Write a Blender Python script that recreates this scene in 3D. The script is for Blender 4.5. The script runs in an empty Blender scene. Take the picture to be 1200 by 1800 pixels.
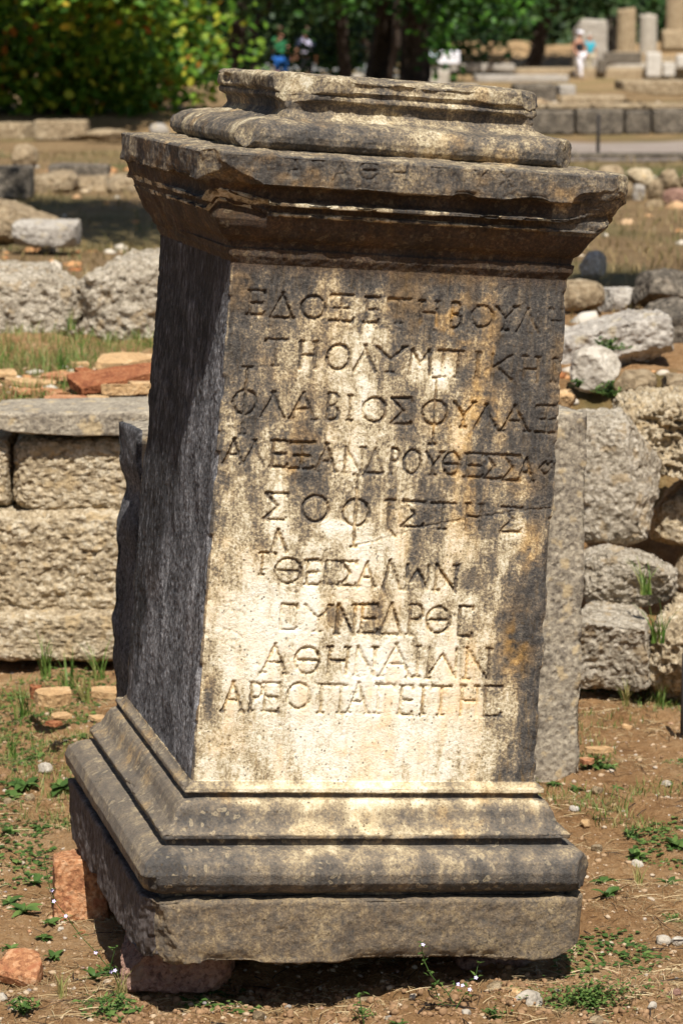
import bpy, bmesh, math, random
import numpy as np
from mathutils import Matrix, Vector, Euler, noise as mn_
R = math.radians
rnd = random.Random(7)
S = bpy.context.scene
COL = S.collection

# ------------------------------------------------------------------ camera, light, exposure
F, HOR, CAMZ = 4900.0, 57.0, 1.55
PITCH = math.atan((900 - HOR) / F)
cd = bpy.data.cameras.new('camera'); cam = bpy.data.objects.new('camera', cd); COL.objects.link(cam)
cam.location = (0, 0, CAMZ); cam.rotation_euler = (R(90) - PITCH, 0, 0)
cd.sensor_fit = 'VERTICAL'; cd.sensor_height = 36; cd.lens = F / 1800 * 36
cd.clip_start = .1; cd.clip_end = 3000
cd.dof.use_dof = True; cd.dof.focus_distance = 4.52; cd.dof.aperture_fstop = 9.5
S.camera = cam
SUN_EL, SUN_AZ = R(57), R(10.0)          # azimuth: to the right of the direction from the stone to the camera
sdir = Vector((math.sin(SUN_AZ) * math.cos(SUN_EL), -math.cos(SUN_AZ) * math.cos(SUN_EL), math.sin(SUN_EL)))
w = bpy.data.worlds.new('World'); S.world = w; w.use_nodes = True
wn = w.node_tree.nodes; wl = w.node_tree.links
sky = wn.new('ShaderNodeTexSky'); sky.sky_type = 'NISHITA'; sky.sun_disc = False
sky.sun_elevation = SUN_EL; sky.sun_rotation = math.pi - SUN_AZ
wl.new(sky.outputs[0], wn['Background'].inputs[0]); wn['Background'].inputs[1].default_value = .058
ld = bpy.data.lights.new('sun', 'SUN'); ld.energy = 5.0; ld.angle = R(.53); ld.color = (1, .955, .88)
lo = bpy.data.objects.new('sun', ld); COL.objects.link(lo)
lo.rotation_euler = sdir.to_track_quat('Z', 'Y').to_euler()
S.view_settings.view_transform = 'Standard'; S.view_settings.look = 'None'
S.view_settings.gamma = 1; S.view_settings.use_curve_mapping = False
S.view_settings.exposure = .45
S.cycles.max_bounces = 6

# ------------------------------------------------------------------ numpy noise
def _h(ix, iy, iz, s):
    n = (ix.astype(np.uint32) * np.uint32(374761393) + iy.astype(np.uint32) * np.uint32(668265263)
         + iz.astype(np.uint32) * np.uint32(2147483647) + np.uint32(s * 1274126177 & 0xffffffff))
    n = (n ^ (n >> np.uint32(13))) * np.uint32(1274126177)
    n = (n ^ (n >> np.uint32(15))) * np.uint32(2246822519)
    return ((n ^ (n >> np.uint32(16))) & np.uint32(0xffffff)).astype(np.float32) / 16777215.0
def vn(P, s=0):                                       # value noise, -1..1
    P = np.asarray(P, np.float32); i = np.floor(P).astype(np.int64); f = (P - i).astype(np.float32)
    f = f * f * f * (f * (f * 6 - 15) + 10); r = 0
    for a in (0, 1):
        wx = f[..., 0] if a else 1 - f[..., 0]
        for b in (0, 1):
            wy = f[..., 1] if b else 1 - f[..., 1]
            for c in (0, 1):
                wz = f[..., 2] if c else 1 - f[..., 2]
                r = r + wx * wy * wz * _h(i[..., 0] + a, i[..., 1] + b, i[..., 2] + c, s)
    return r * 2 - 1
def fbm(P, s=0, o=4, g=.5):
    P = np.asarray(P, np.float32); r = 0; a = 1; t = 0
    for k in range(o):
        r = r + a * vn(P * 2.03 ** k + 11.3 * k, s + k); t += a; a *= g
    return r / t * 1.6
def sst(a, b, x):
    t = np.clip((x - a) / (b - a), 0, 1); return t * t * (3 - 2 * t)

# ------------------------------------------------------------------ image <-> place
def ray(px, py):
    a = np.array([(px - 600) / F, 1.0, -(py - 900) / F]); c, s = math.cos(PITCH), math.sin(PITCH)
    return np.array([a[0], a[1] * c + a[2] * s, -a[1] * s + a[2] * c])
def at(px, py, d):
    r = ray(px, py); k = d / r[1]; return Vector((r[0] * k, d, CAMZ + r[2] * k))
def ground_d(py, z):
    r = ray(600, py); return (z - CAMZ) / r[2] * r[1]
def projpx(P):
    c, s = math.cos(PITCH), math.sin(PITCH); z = P[..., 2] - CAMZ
    fw = P[..., 1] * c - z * s; up = P[..., 1] * s + z * c
    return 600 + F * P[..., 0] / fw, 900 - F * up / fw

# ------------------------------------------------------------------ objects
def tag(o, label=None, cat=None, group=None, kind=None):
    if label: o['label'] = label
    if cat: o['category'] = cat
    if group: o['group'] = group
    if kind: o['kind'] = kind
    return o
def empty(name, loc=(0, 0, 0), rz=0):
    o = bpy.data.objects.new(name, None); COL.objects.link(o); o.location = loc; o.rotation_euler = (0, 0, rz); return o
def link(name, me, mat=None, parent=None, smooth=True):
    o = bpy.data.objects.new(name, me); COL.objects.link(o)
    if mat and not me.materials: me.materials.append(mat)
    if parent: o.parent = parent
    if smooth: me.polygons.foreach_set('use_smooth', np.ones(len(me.polygons), bool))
    return o
def npmesh(name, V, Fq, attrs=None):
    V = np.ascontiguousarray(V, np.float32); Fq = np.asarray(Fq, np.int32); k = Fq.shape[1]
    me = bpy.data.meshes.new(name); me.vertices.add(len(V)); me.vertices.foreach_set('co', V.ravel())
    me.loops.add(Fq.size); me.loops.foreach_set('vertex_index', Fq.ravel())
    me.polygons.add(len(Fq)); me.polygons.foreach_set('loop_start', np.arange(0, Fq.size, k, dtype=np.int32))
    me.update(calc_edges=True)
    for n, a in (attrs or {}).items():
        at_ = me.attributes.new(n, 'FLOAT', 'POINT'); at_.data.foreach_set('value', np.ascontiguousarray(a, np.float32))
    return me
def vnormals(V, Fq):
    a, b, c = V[Fq[:, 0]], V[Fq[:, 1]], V[Fq[:, 2]]
    if Fq.shape[1] == 4: n = np.cross(c - a, V[Fq[:, 3]] - b)
    else: n = np.cross(b - a, c - a)
    N = np.zeros_like(V)
    for k in range(Fq.shape[1]):
        for j in range(3): N[:, j] += np.bincount(Fq[:, k], n[:, j], len(V))
    return N / (np.linalg.norm(N, axis=1, keepdims=True) + 1e-12)

# ------------------------------------------------------------------ materials
class NT:
    def __init__(s, name):
        s.m = bpy.data.materials.new(name); s.m.use_nodes = True; s.n = s.m.node_tree.nodes; s.l = s.m.node_tree.links
        s.b = s.n['Principled BSDF']; s.b.inputs['Roughness'].default_value = .9; s.b.inputs['Specular IOR Level'].default_value = .25
        s.out = s.n['Material Output']; s.tc = s.n.new('ShaderNodeTexCoord').outputs['Object']
    def a(s, x, sock):
        if isinstance(x, (int, float)): sock.default_value = x
        elif isinstance(x, tuple): sock.default_value = x if len(x) == 4 else x + (1,)
        else: s.l.new(x, sock)
    def attr(s, n): q = s.n.new('ShaderNodeAttribute'); q.attribute_name = n; return q.outputs['Fac']
    def math(s, op, a, b=0, clamp=False):
        q = s.n.new('ShaderNodeMath'); q.operation = op; q.use_clamp = clamp; s.a(a, q.inputs[0]); s.a(b, q.inputs[1]); return q.outputs[0]
    def mad(s, a, m, c): return s.math('ADD', s.math('MULTIPLY', a, m), c)
    def coord(s, scale=(1, 1, 1), rand=False):
        q = s.n.new('ShaderNodeMapping'); q.inputs['Scale'].default_value = scale; s.l.new(s.tc, q.inputs[0])
        if rand:
            oi = s.n.new('ShaderNodeObjectInfo'); v = s.n.new('ShaderNodeVectorMath'); v.operation = 'SCALE'
            v.inputs[0].default_value = (37, 17, 23); s.l.new(oi.outputs['Random'], v.inputs['Scale']); s.l.new(v.outputs[0], q.inputs[1])
        return q.outputs[0]
    def noise(s, scale, detail=6, rough=.6, vec=None, dist=0):
        q = s.n.new('ShaderNodeTexNoise'); q.inputs['Scale'].default_value = scale; q.inputs['Detail'].default_value = detail
        q.inputs['Roughness'].default_value = rough; q.inputs['Distortion'].default_value = dist
        s.l.new(vec if vec is not None else s.tc, q.inputs['Vector']); return q.outputs['Fac']
    def voro(s, scale, vec=None, out='Distance', feat='F1'):
        q = s.n.new('ShaderNodeTexVoronoi'); q.feature = feat; q.inputs['Scale'].default_value = scale
        s.l.new(vec if vec is not None else s.tc, q.inputs['Vector']); return q.outputs[out]
    def ramp(s, fac, stops, interp='LINEAR'):
        q = s.n.new('ShaderNodeValToRGB'); r = q.color_ramp; r.interpolation = interp
        while len(r.elements) < len(stops): r.elements.new(.5)
        for e, (p, c) in zip(r.elements, stops):
            e.position = p; e.color = (c, c, c, 1) if isinstance(c, (int, float)) else c + (1,)
        s.a(fac, q.inputs[0]); return q.outputs[0]
    def mix(s, fac, a, b, mode='MIX'):
        q = s.n.new('ShaderNodeMix'); q.data_type = 'RGBA'; q.blend_type = mode; q.clamp_factor = True
        s.a(fac, q.inputs[0]); s.a(a, q.inputs[6]); s.a(b, q.inputs[7]); return q.outputs[2]
    def bump(s, h, dist, strength=1, nrm=None):
        q = s.n.new('ShaderNodeBump'); q.inputs['Distance'].default_value = dist; q.inputs['Strength'].default_value = strength
        s.l.new(h, q.inputs['Height'])
        if nrm is not None: s.l.new(nrm, q.inputs['Normal'])
        return q.outputs[0]
    def done(s, color, normal=None, rough=None):
        s.a(color, s.b.inputs['Base Color'])
        if normal is not None: s.l.new(normal, s.b.inputs['Normal'])
        if rough is not None: s.a(rough, s.b.inputs['Roughness'])
        return s.m

def mat_marble():
    t = NT('weathered_marble')
    tone, och, br, rgh = t.attr('tone'), t.attr('ochre'), t.attr('brown'), t.attr('rough')
    n1 = t.noise(55, 8, .7); n2 = t.noise(220, 5, .75); n3 = t.noise(14, 6, .65)
    nz = t.math('ADD', t.mad(n1, .80, -.40), t.math('ADD', t.mad(n2, .75, -.375), t.math('ADD', t.mad(n3, .35, -.175), t.mad(t.noise(1, 6, .7, t.coord((95, 95, 13))), .5, -.25))))
    x = t.math('ADD', tone, t.math('MULTIPLY', nz, t.attr('amp')))
    c = t.ramp(x, [(.02, (.032, .029, .027)), (.24, (.078, .071, .064)), (.40, (.168, .138, .105)), (.50, (.32, .25, .155)), (.61, (.55, .46, .30)), (.76, (.77, .70, .545)), (.97, (.88, .84, .72))])
    c = t.mix(t.math('MULTIPLY', och, t.ramp(n1, [(.35, 0.0), (.6, 1.0)])), c, t.mix(.45, c, (.80, .42, .07)))
    c = t.mix(t.math('MULTIPLY', br, t.ramp(n1, [(.3, .5), (.6, 1.0)])), c, t.ramp(t.math('ADD', t.mad(n3, .6, .1), t.mad(n2, .7, -.25)), [(.3, (.014, .010, .008)), (.5, (.055, .030, .015)), (.62, (.115, .062, .03)), (.75, (.26, .20, .14))]))
    dv = t.n.new('ShaderNodeVectorMath'); dv.operation = 'MULTIPLY_ADD'; nz_ = t.n.new('ShaderNodeTexNoise'); nz_.inputs['Scale'].default_value = 60; t.l.new(t.tc, nz_.inputs['Vector'])
    t.l.new(nz_.outputs['Color'], dv.inputs[0]); dv.inputs[1].default_value = (.022,) * 3; t.l.new(t.tc, dv.inputs[2]); v = t.voro(62, dv.outputs[0])   # ragged pale lichen colonies
    ring = t.math('MULTIPLY', t.ramp(v, [(.10, .25), (.22, 1.0), (.33, 0.0)]), t.ramp(t.noise(10, 3), [(.43, 0.0), (.52, 1.0)]))
    c = t.mix(t.math('MULTIPLY', t.math('MULTIPLY', ring, .5), t.attr('lich_lit')), c, (.52, .42, .26))
    sp = t.math('MULTIPLY', t.ramp(t.voro(110), [(.14, 1.0), (.24, 0.0)]), t.ramp(t.noise(34, 3), [(.47, 0.0), (.56, 1.0)]))
    c = t.mix(t.math('MULTIPLY', sp, .75), c, (.07, .05, .03)); c = t.mix(t.math('MULTIPLY', t.ramp(t.noise(1, 5, .75, t.coord((120, 120, 22))), [(.5, 0.0), (.68, .55)]), t.attr('gold')), c, (.42, .26, .09))
    h = t.math('ADD', t.math('MULTIPLY', n2, .5), t.math('MULTIPLY', n1, .8))
    b = t.bump(h, .0045, .8)
    b = t.bump(t.math('MULTIPLY', t.noise(150, 6, .8), rgh), .006, .9, b)
    return t.done(c, b, .82)
def mat_darkface():                                    # the sawn flank: side shade painted in near-black, with pale vertical tool streaks
    t = NT('shaded_side_marble')
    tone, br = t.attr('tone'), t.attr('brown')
    dg = t.attr('lich_lit'); sa = t.noise(1, 6, .7, t.coord((130, 90, 40))); sb = t.noise(1, 6, .8, t.coord((120, 150, 105))); q_ = t.n.new('ShaderNodeMix'); t.l.new(dg, q_.inputs[0]); t.l.new(sa, q_.inputs[2]); t.l.new(sb, q_.inputs[3]); st = q_.outputs[0]
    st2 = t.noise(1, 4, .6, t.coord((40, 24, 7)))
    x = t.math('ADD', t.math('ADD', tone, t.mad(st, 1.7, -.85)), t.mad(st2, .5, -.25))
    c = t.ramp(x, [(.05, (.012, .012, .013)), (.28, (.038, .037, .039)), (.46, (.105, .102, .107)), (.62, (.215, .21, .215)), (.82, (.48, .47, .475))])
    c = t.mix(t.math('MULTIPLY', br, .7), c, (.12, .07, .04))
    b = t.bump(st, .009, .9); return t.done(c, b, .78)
def mat_rock(name, dark, mid, light, sc=1.0, pit=.5, spots=None, bump=.012, streak=1.0):
    t = NT(name); v = t.coord((1, 1, streak), True)
    n1 = t.noise(9 * sc, 8, .7, v); n2 = t.noise(60 * sc, 6, .75, v); vr = t.voro(38 * sc, v)
    vc = t.n.new('ShaderNodeTexVoronoi'); vc.inputs['Scale'].default_value = 75 * sc; t.l.new(v, vc.inputs['Vector']); sx = t.n.new('ShaderNodeSeparateColor'); t.l.new(vc.outputs['Color'], sx.inputs[0])
    x = t.math('ADD', t.math('ADD', t.mad(n1, .7, .15), t.mad(n2, .8, -.40)), t.mad(sx.outputs[0], .30 * min(1, pit * 2.2), -.15 * min(1, pit * 2.2)))
    c = t.ramp(x, [(.28, dark), (.5, mid), (.74, light)])
    pits = t.math('MULTIPLY', t.ramp(n2, [(.36, 1.0), (.46, 0.0)]), pit)
    c = t.mix(pits, c, tuple(q * .35 for q in dark))
    if spots: c = t.mix(t.ramp(t.noise(17 * sc, 3, .5, v), [(.57, 0.0), (.66, .8)]), c, spots)
    h = t.math('ADD', n2, t.math('MULTIPLY', t.ramp(vr, [(0, 0.0), (.5, 1.0)]), .6))
    return t.done(c, t.bump(h, bump, 1), .95)
M = {}
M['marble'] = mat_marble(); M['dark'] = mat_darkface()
M['conglomerate'] = mat_rock('shelly_limestone', (.26, .195, .12), (.54, .425, .27), (.75, .655, .49), 1.5, .4, (.58, .43, .24), .012)
M['grey_congl'] = mat_rock('grey_shelly_limestone', (.23, .185, .13), (.47, .40, .30), (.70, .62, .50), 1.5, .38, (.44, .33, .2), .014)
M['grey_stone'] = mat_rock('grey_limestone', (.19, .165, .14), (.37, .33, .28), (.56, .51, .44), 1.0, .3, (.40, .33, .22), .006)
M['slab_stone'] = mat_rock('grey_slab_marble', (.15, .125, .098), (.31, .265, .20), (.50, .43, .32), 1.6, .35, (.50, .385, .225), .005)
M['pale_stone'] = mat_rock('pale_limestone', (.24, .205, .16), (.42, .37, .30), (.60, .55, .47), .8, .2, None, .005)
M['tan_stone'] = mat_rock('tan_limestone', (.17, .12, .07), (.35, .26, .155), (.50, .40, .27), .6, .3, None, .02)
M['dark_stone'] = mat_rock('dark_weathered_limestone', (.05, .042, .034), (.13, .108, .082), (.30, .25, .19), .9, .4, None, .012)
M['orange'] = mat_rock('orange_brick', (.26, .105, .05), (.47, .22, .10), (.62, .38, .22), 1.6, .35, (.36, .13, .06), .006)
M['redtile'] = mat_rock('red_terracotta', (.16, .05, .022), (.31, .11, .045), (.45, .22, .10), 2.0, .3, None, .005)
M['tantile'] = mat_rock('pale_terracotta', (.33, .19, .09), (.52, .33, .16), (.66, .48, .28), 2.0, .15, (.40, .26, .13), .004)
M['pink'] = mat_rock('pinkish_stone', (.15, .08, .06), (.33, .19, .14), (.48, .30, .22), 2.0, .35, (.36, .24, .17), .008)
M['marble_block'] = mat_rock('white_marble', (.36, .33, .28), (.52, .48, .42), (.66, .62, .56), .8, .05, None, .002)
def mat_plain(name, col, rough=.8, var=.25, sc=30):
    t = NT(name); n = t.noise(sc, 5); c = t.mix(n, tuple(q * (1 - var) for q in col), tuple(min(1, q * (1 + var)) for q in col))
    return t.done(c, None, rough)
def mat_leaf(name, stops, trans=.35, rough=.5):
    t = NT(name); tint = t.attr('tint'); c = t.ramp(tint, stops)
    c = t.mix(t.mad(t.noise(60, 3), .5, 0), c, t.mix(.5, c, (.02, .03, .01)))
    t.a(c, t.b.inputs['Base Color']); t.b.inputs['Roughness'].default_value = rough
    tr = t.n.new('ShaderNodeBsdfTranslucent'); t.l.new(c, tr.inputs[0]); mx = t.n.new('ShaderNodeMixShader')
    mx.inputs[0].default_value = trans; t.l.new(t.b.outputs[0], mx.inputs[1]); t.l.new(tr.outputs[0], mx.inputs[2])
    t.l.new(mx.outputs[0], t.out.inputs[0]); return t.m
M['bush'] = mat_leaf('judas_leaves', [(0, (.035, .10, .012)), (.4, (.09, .21, .02)), (.66, (.22, .34, .03)), (.88, (.52, .50, .05)), (.98, (.48, .18, .03))])
M['leaf'] = mat_leaf('tree_leaves', [(0, (.012, .04, .006)), (.5, (.04, .12, .014)), (.8, (.10, .26, .03)), (1, (.18, .36, .05))])
M['pine'] = mat_leaf('dark_leaves', [(0, (.012, .03, .008)), (.6, (.03, .075, .015)), (1, (.07, .13, .025))], .15)
M['weed'] = mat_leaf('weed_leaves', [(0, (.04, .085, .02)), (.6, (.085, .16, .035)), (1, (.19, .27, .07))], .25)
M['grass'] = mat_leaf('grass_blades', [(0, (.06, .14, .02)), (.5, (.16, .24, .05)), (1, (.42, .34, .14))], .25)
M['straw'] = mat_leaf('dry_straw', [(0, (.16, .10, .05)), (.5, (.42, .30, .15)), (1, (.66, .53, .32))], .1)
M['bark'] = mat_rock('tree_bark', (.018, .012, .009), (.05, .034, .025), (.11, .08, .06), 1.0, .4, None, .03, .25)
M['iron'] = mat_plain('rusty_iron', (.035, .03, .028)); M['greymetal'] = mat_plain('grey_painted_metal', (.26, .27, .27))
M['skin'] = mat_plain('skin', (.50, .25, .16), .55, .1); M['hair'] = mat_plain('brown_hair', (.10, .06, .035)); M['greyhair'] = mat_plain('grey_hair', (.38, .36, .32))
for n_, c_ in dict(white=(.78, .76, .8), black=(.02, .02, .024), turq=(.04, .36, .46), green=(.03, .17, .07), blue=(.02, .12, .42), navy=(.02, .028, .06), khaki=(.42, .36, .25), lilac=(.50, .48, .62), red=(.35, .03, .02), shoe=(.2, .16, .12), paleblue=(.45, .58, .66)).items():
    M[n_] = mat_plain('cloth_' + n_, c_, .85, .12, 60)
M['petal'] = mat_plain('lilac_petal', (.58, .5, .75), .6, .1)

# ------------------------------------------------------------------ terrain
def lerpz(y, pts): return np.interp(y, [p[0] for p in pts], [p[1] for p in pts])
def zbase(x, y):
    x = np.asarray(x, float); y = np.asarray(y, float)
    far = lerpz(y, [(7, .58), (9, .6), (17, .60), (26.4, .60), (27.2, .76), (31, .82), (33, .86), (42, .45), (60, .0), (104, -.14), (125, .1), (3000, .1)])
    left = sst(6.93, 7.08, y); right = sst(6.75, 7.75, y)
    k = sst(.28, .5, x); st = left * (1 - k) + right * k
    z = far * st
    z = z - .14 * np.exp(-((x + 1.0) / 1.4) ** 2 - ((y - 14.0) / 1.0) ** 2) * sst(-.2, -.5, x)   # hollow on the left
    return z
def zterr(x, y):
    x = np.asarray(x, np.float32); y = np.asarray(y, np.float32); P = np.stack([x, y, 0 * x], -1)
    near = 1 - sst(7.5, 12, y)
    z = zbase(x, y) + .018 * fbm(P * 2.2, 3, 3) * (.4 + .6 * near) + .05 * fbm(P * .23, 8, 3) * sst(9, 22, y)
    z = z + near * (.013 * fbm(P * 14, 5, 4) + .0055 * np.abs(fbm(P * 60, 9, 2)))
    # raw clods in the strip under the front of the stone
    k = np.exp(-((x - .05) / .42) ** 4) * sst(4.18, 4.25, y) * (1 - sst(4.45, 4.6, y))
    z = z + k * (.008 * fbm(P * 55, 12, 3))
    return z
def zt(x, y): return float(zterr(np.array([x]), np.array([y]))[0])
def build_ground():
    xs = list(np.arange(-.86, .8601, .008)); g = .009; x = .86
    while x < 400: x += g; xs.append(x); xs.insert(0, -x); g *= 1.10
    ys = [-60, -30, -15, -8, -4, -1, 1, 2, 2.8, 3.3, 3.6] + list(np.arange(3.75, 7.9, .0095)); y = 7.9; g = .012
    while y < 900: y += g; ys.append(y); g *= 1.017
    X, Y = np.meshgrid(np.array(xs), np.array(ys)); Z = zterr(X, Y)
    n, m = X.shape; V = np.stack([X, Y, Z], -1).reshape(-1, 3)
    i = np.arange((n - 1) * m).reshape(n - 1, m)[:, :-1].ravel(); Fq = np.stack([i, i + 1, i + m + 1, i + m], 1)
    P = np.stack([X, Y, 0 * X], -1).reshape(-1, 3); x, y = P[:, 0], P[:, 1]
    gr = .5 + .9 * fbm(P * np.float32([1.1, .8, 1]), 21, 4)
    green = sst(.55, 1.0, gr) * sst(6.9, 7.3, y) * .9 + sst(.7, 1.2, gr) * .25 * (1 - sst(6.6, 7, y))
    green = np.maximum(green, .85 * np.exp(-((y - 8.1) / .45) ** 2) * sst(.1, -.2, x) * sst(.2, .7, gr))
    green = np.maximum(green, .7 * np.exp(-((y - 19.5) / 1.2) ** 2) * sst(-.2, .5, x))
    green = np.where((y > 21.5), green * .45, green); green = np.where((y > 8.7) & (y < 18.5), green * .45, green)
    path = sst(20.8, 21.3, y) * (1 - sst(24.6, 25.4, y)) * sst(-.5, .8, x + .25 * fbm(P * 1.0, 30, 2))
    dry = sst(8.5, 11, y)
    me = npmesh('ground', V, Fq, dict(green=green, path=path, dry=dry))
    t = NT('soil'); n1 = t.noise(2.6, 8, .7); n2 = t.noise(34, 8, .8); n3 = t.noise(190, 5, .85)
    x_ = t.math('ADD', t.mad(n1, .7, .15), t.math('ADD', t.mad(n2, .9, -.45), t.mad(n3, .8, -.40)))
    soil = t.ramp(x_, [(.12, (.10, .052, .02)), (.34, (.34, .175, .068)), (.54, (.55, .32, .145)), (.85, (.78, .56, .33))])
    dryc = t.ramp(x_, [(.2, (.09, .055, .024)), (.42, (.24, .15, .068)), (.6, (.38, .255, .125)), (.8, (.54, .40, .22))])
    c = t.mix(t.attr('dry'), soil, dryc)
    grc = t.ramp(t.math('ADD', t.mad(n2, .7, .15), t.mad(n3, .4, -.2)), [(.3, (.035, .055, .012)), (.55, (.10, .13, .03)), (.8, (.24, .23, .08))])
    c = t.mix(t.attr('green'), c, grc)
    c = t.mix(t.attr('path'), c, t.ramp(x_, [(.3, (.34, .27, .22)), (.7, (.52, .43, .36))]))
    h = t.math('ADD', n2, t.math('MULTIPLY', n3, .35))
    m_ = t.done(c, t.bump(h, .03, 1), .97)
    tag(link('ground', me, m_), 'brown soil ground with dry grass, green patches and a pale gravel path', kind='structure')
build_ground()

# ------------------------------------------------------------------ the inscribed pedestal
PW, PD = .5807, .6042
YAW, ROLL, LEAN = .2546, .0723, .0056
ped = empty('inscribed_pedestal', (-.0557, 4.6754, .07))
Mp = Matrix.Translation((-.0557, 4.6754, .07)) @ Matrix.Rotation(YAW, 4, 'Z') @ Matrix.Rotation(LEAN, 4, 'X') @ Matrix.Rotation(ROLL, 4, 'Y')
ped.matrix_world = Mp
tag(ped, 'tall leaning marble pedestal carved with nine lines of Greek letters on its front', 'pedestal')
A3 = np.array(Mp.to_3x3()); T3 = np.array(Mp.translation); Cl = A3.T @ (np.array([0, 0, CAMZ]) - T3)
def face_uv(px, py, e):
    d = A3.T @ ray(px, py); k = (-(PD / 2 + e) - Cl[1]) / d[1]; q = Cl + k * d; return q[0], q[2]
PROFILE = [  # (z, e, rows to the next point, zone)
 (0, .066, 2, 0), (.004, .074, 42, 0), (.104, .0785, 3, 0), (.108, .076, 4, 0),
 (.109, .050, 2, 1), (.114, .050, 3, 1), (.117, .064, 5, 1), (.124, .0775, 7, 1), (.138, .0865, 8, 1), (.154, .0885, 8, 1), (.170, .083, 7, 1), (.181, .070, 4, 1), (.187, .055, 3, 1),
 (.189, .041, 5, 1), (.200, .040, 3, 1), (.2015, .050, 4, 1), (.209, .0515, 4, 1), (.215, .042, 4, 1), (.222, .034, 5, 1), (.232, .0285, 5, 1), (.243, .025, 5, 1), (.252, .0195, 3, 1), (.257, .012, 3, 1),
 (.2585, .006, 4, 1), (.2665, .0055, 2, 1), (.268, .013, 4, 1), (.275, .0125, 4, 1), (.279, .0045, 3, 1), (.285, .0, 460, 2),
 (1.113, -.0135, 4, 3), (1.119, -.010, 4, 3), (1.124, -.007, 5, 3), (1.136, -.006, 3, 3), (1.137, -.010, 4, 3), (1.147, -.008, 6, 3), (1.156, .006, 8, 3), (1.172, .018, 8, 3), (1.190, .026, 2, 3), (1.191, .033, 2, 3), (1.194, .033, 3, 3), (1.195, .022, 5, 3),
 (1.205, .022, 2, 3), (1.206, .0435, 3, 3), (1.211, .0435, 2, 3), (1.212, .034, 4, 3), (1.218, .024, 5, 3), (1.229, .024, 5, 3), (1.2365, .034, 3, 3), (1.238, .0560, 28, 3), (1.282, .058, 3, 3), (1.2855, .052, 8, 3),
 (1.289, .0, 6, 3), (1.290, -.024, 4, 4), (1.293, -.016, 5, 4), (1.301, -.010, 6, 4), (1.311, -.0085, 6, 4), (1.321, -.012, 5, 4), (1.329, -.022, 4, 4), (1.333, -.034, 5, 4), (1.336, -.062, 4, 4),
 (1.342, -.079, 5, 4), (1.352, -.0865, 6, 4), (1.364, -.083, 4, 4), (1.370, -.073, 3, 4), (1.376, -.073, 3, 4), (1.378, -.078, 3, 4), (1.383, -.070, 10, 4), (1.402, -.0695, 3, 4), (1.406, -.075, 3, 4), (1.408, -.10, 8, 4), (1.409, -.20, 4, 4), (1.409, -.287, 0, 4)]
Z, Ee, ZN = [], [], []
for i, (z, e, n, zn) in enumerate(PROFILE[:-1]):
    z2, e2 = PROFILE[i + 1][:2]
    for k in range(n): Z.append(z + (z2 - z) * k / n); Ee.append(e + (e2 - e) * k / n); ZN.append(zn)
Z.append(PROFILE[-1][0]); Ee.append(PROFILE[-1][1]); ZN.append(4)
Z, Ee, ZN = np.array(Z), np.array(Ee), np.array(ZN)
def ring():
    U = []; r = 1
    def side(n, f):
        for k in range(n): U.append(f(-1 + 2 * k / (n - 1)))
    def arc(cx, cy, a0):
        for k in range(1, 4): a = a0 + math.pi / 2 * k / 4; U.append((cx, cy, math.cos(a), math.sin(a), 4))
    side(350, lambda t: (t, -1, 0, -1, 0)); arc(1, -1, -math.pi / 2)
    side(60, lambda t: (1, t, 1, 0, 1)); arc(1, 1, 0)
    side(26, lambda t: (-t, 1, 0, 1, 2)); arc(-1, 1, math.pi / 2)
    side(170, lambda t: (-1, -t, -1, 0, 3)); arc(-1, -1, math.pi)
    return np.array(U)
U = ring(); nu = len(U); nv = len(Z)
rad = .0045
a_ = np.maximum(PW / 2 + Ee - rad, .001)[:, None]; b_ = np.maximum(PD / 2 + Ee - rad, .001)[:, None]
X = U[:, 0] * a_ + U[:, 2] * rad; Y = U[:, 1] * b_ + U[:, 3] * rad; ZZ = np.repeat(Z[:, None], nu, 1)
V = np.stack([X, Y, ZZ], -1).reshape(-1, 3)
ii = (np.arange(nv - 1)[:, None] * nu + np.arange(nu)[None]).ravel(); jj = (np.arange(nv - 1)[:, None] * nu + (np.arange(nu) + 1)[None] % nu).ravel()
FQ = np.stack([ii, jj, jj + nu, ii + nu], 1)
SIDE = np.tile(U[:, 4].astype(int), nv); ZONE = np.repeat(ZN, nu); EV = np.repeat(Ee, nu)
front = SIDE == 0; left = SIDE == 3; N = vnormals(V, FQ)
rough = np.zeros(len(V)); P = V.copy()
low = fbm(P * 9, 1, 3); mid = fbm(P * 38, 2, 3); fin = fbm(P * 150, 3, 3)
streak = fbm(P * np.array([60, 60, 16]), 4, 4)
und = sst(-.2, .35, vn(P * np.array([18, 18, 70]), 8))
shaft = ZONE == 2
d = .0011 * low + .0006 * mid + .00025 * fin
d = np.where(left & shaft, .0022 * low + .0017 * streak + .0008 * fin, d)
d = np.where(ZONE == 0, .0022 * low + .0017 * mid + .0008 * fin, d)
d = np.where((ZONE == 1), .0011 * low + .0007 * mid + .0003 * fin, d)
d = np.where((ZONE == 3) & (P[:, 2] > 1.235), .0025 * low + .0019 * mid + .0007 * fin, d)
d = np.where((ZONE == 3) & (P[:, 2] <= 1.235), .0015 * low + .0009 * mid + .0005 * fin, d)
d = np.where(ZONE == 4, .0030 * low + .0018 * mid + .0006 * fin, d)
# nicked arrises
edge = np.exp(-(np.minimum(np.abs(np.abs(P[:, 0]) - (PW / 2 + EV)), 9) / .010) ** 2) * np.exp(-(np.abs(np.abs(P[:, 1]) - (PD / 2 + EV)) / .010) ** 2)
nick = sst(.05, .8, vn(np.stack([P[:, 0] * 3, P[:, 1] * 3, P[:, 2] * 24], -1), 13)) + .5 * sst(.2, .8, vn(P * 90, 14))
d = d - edge * nick * .0062
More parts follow.
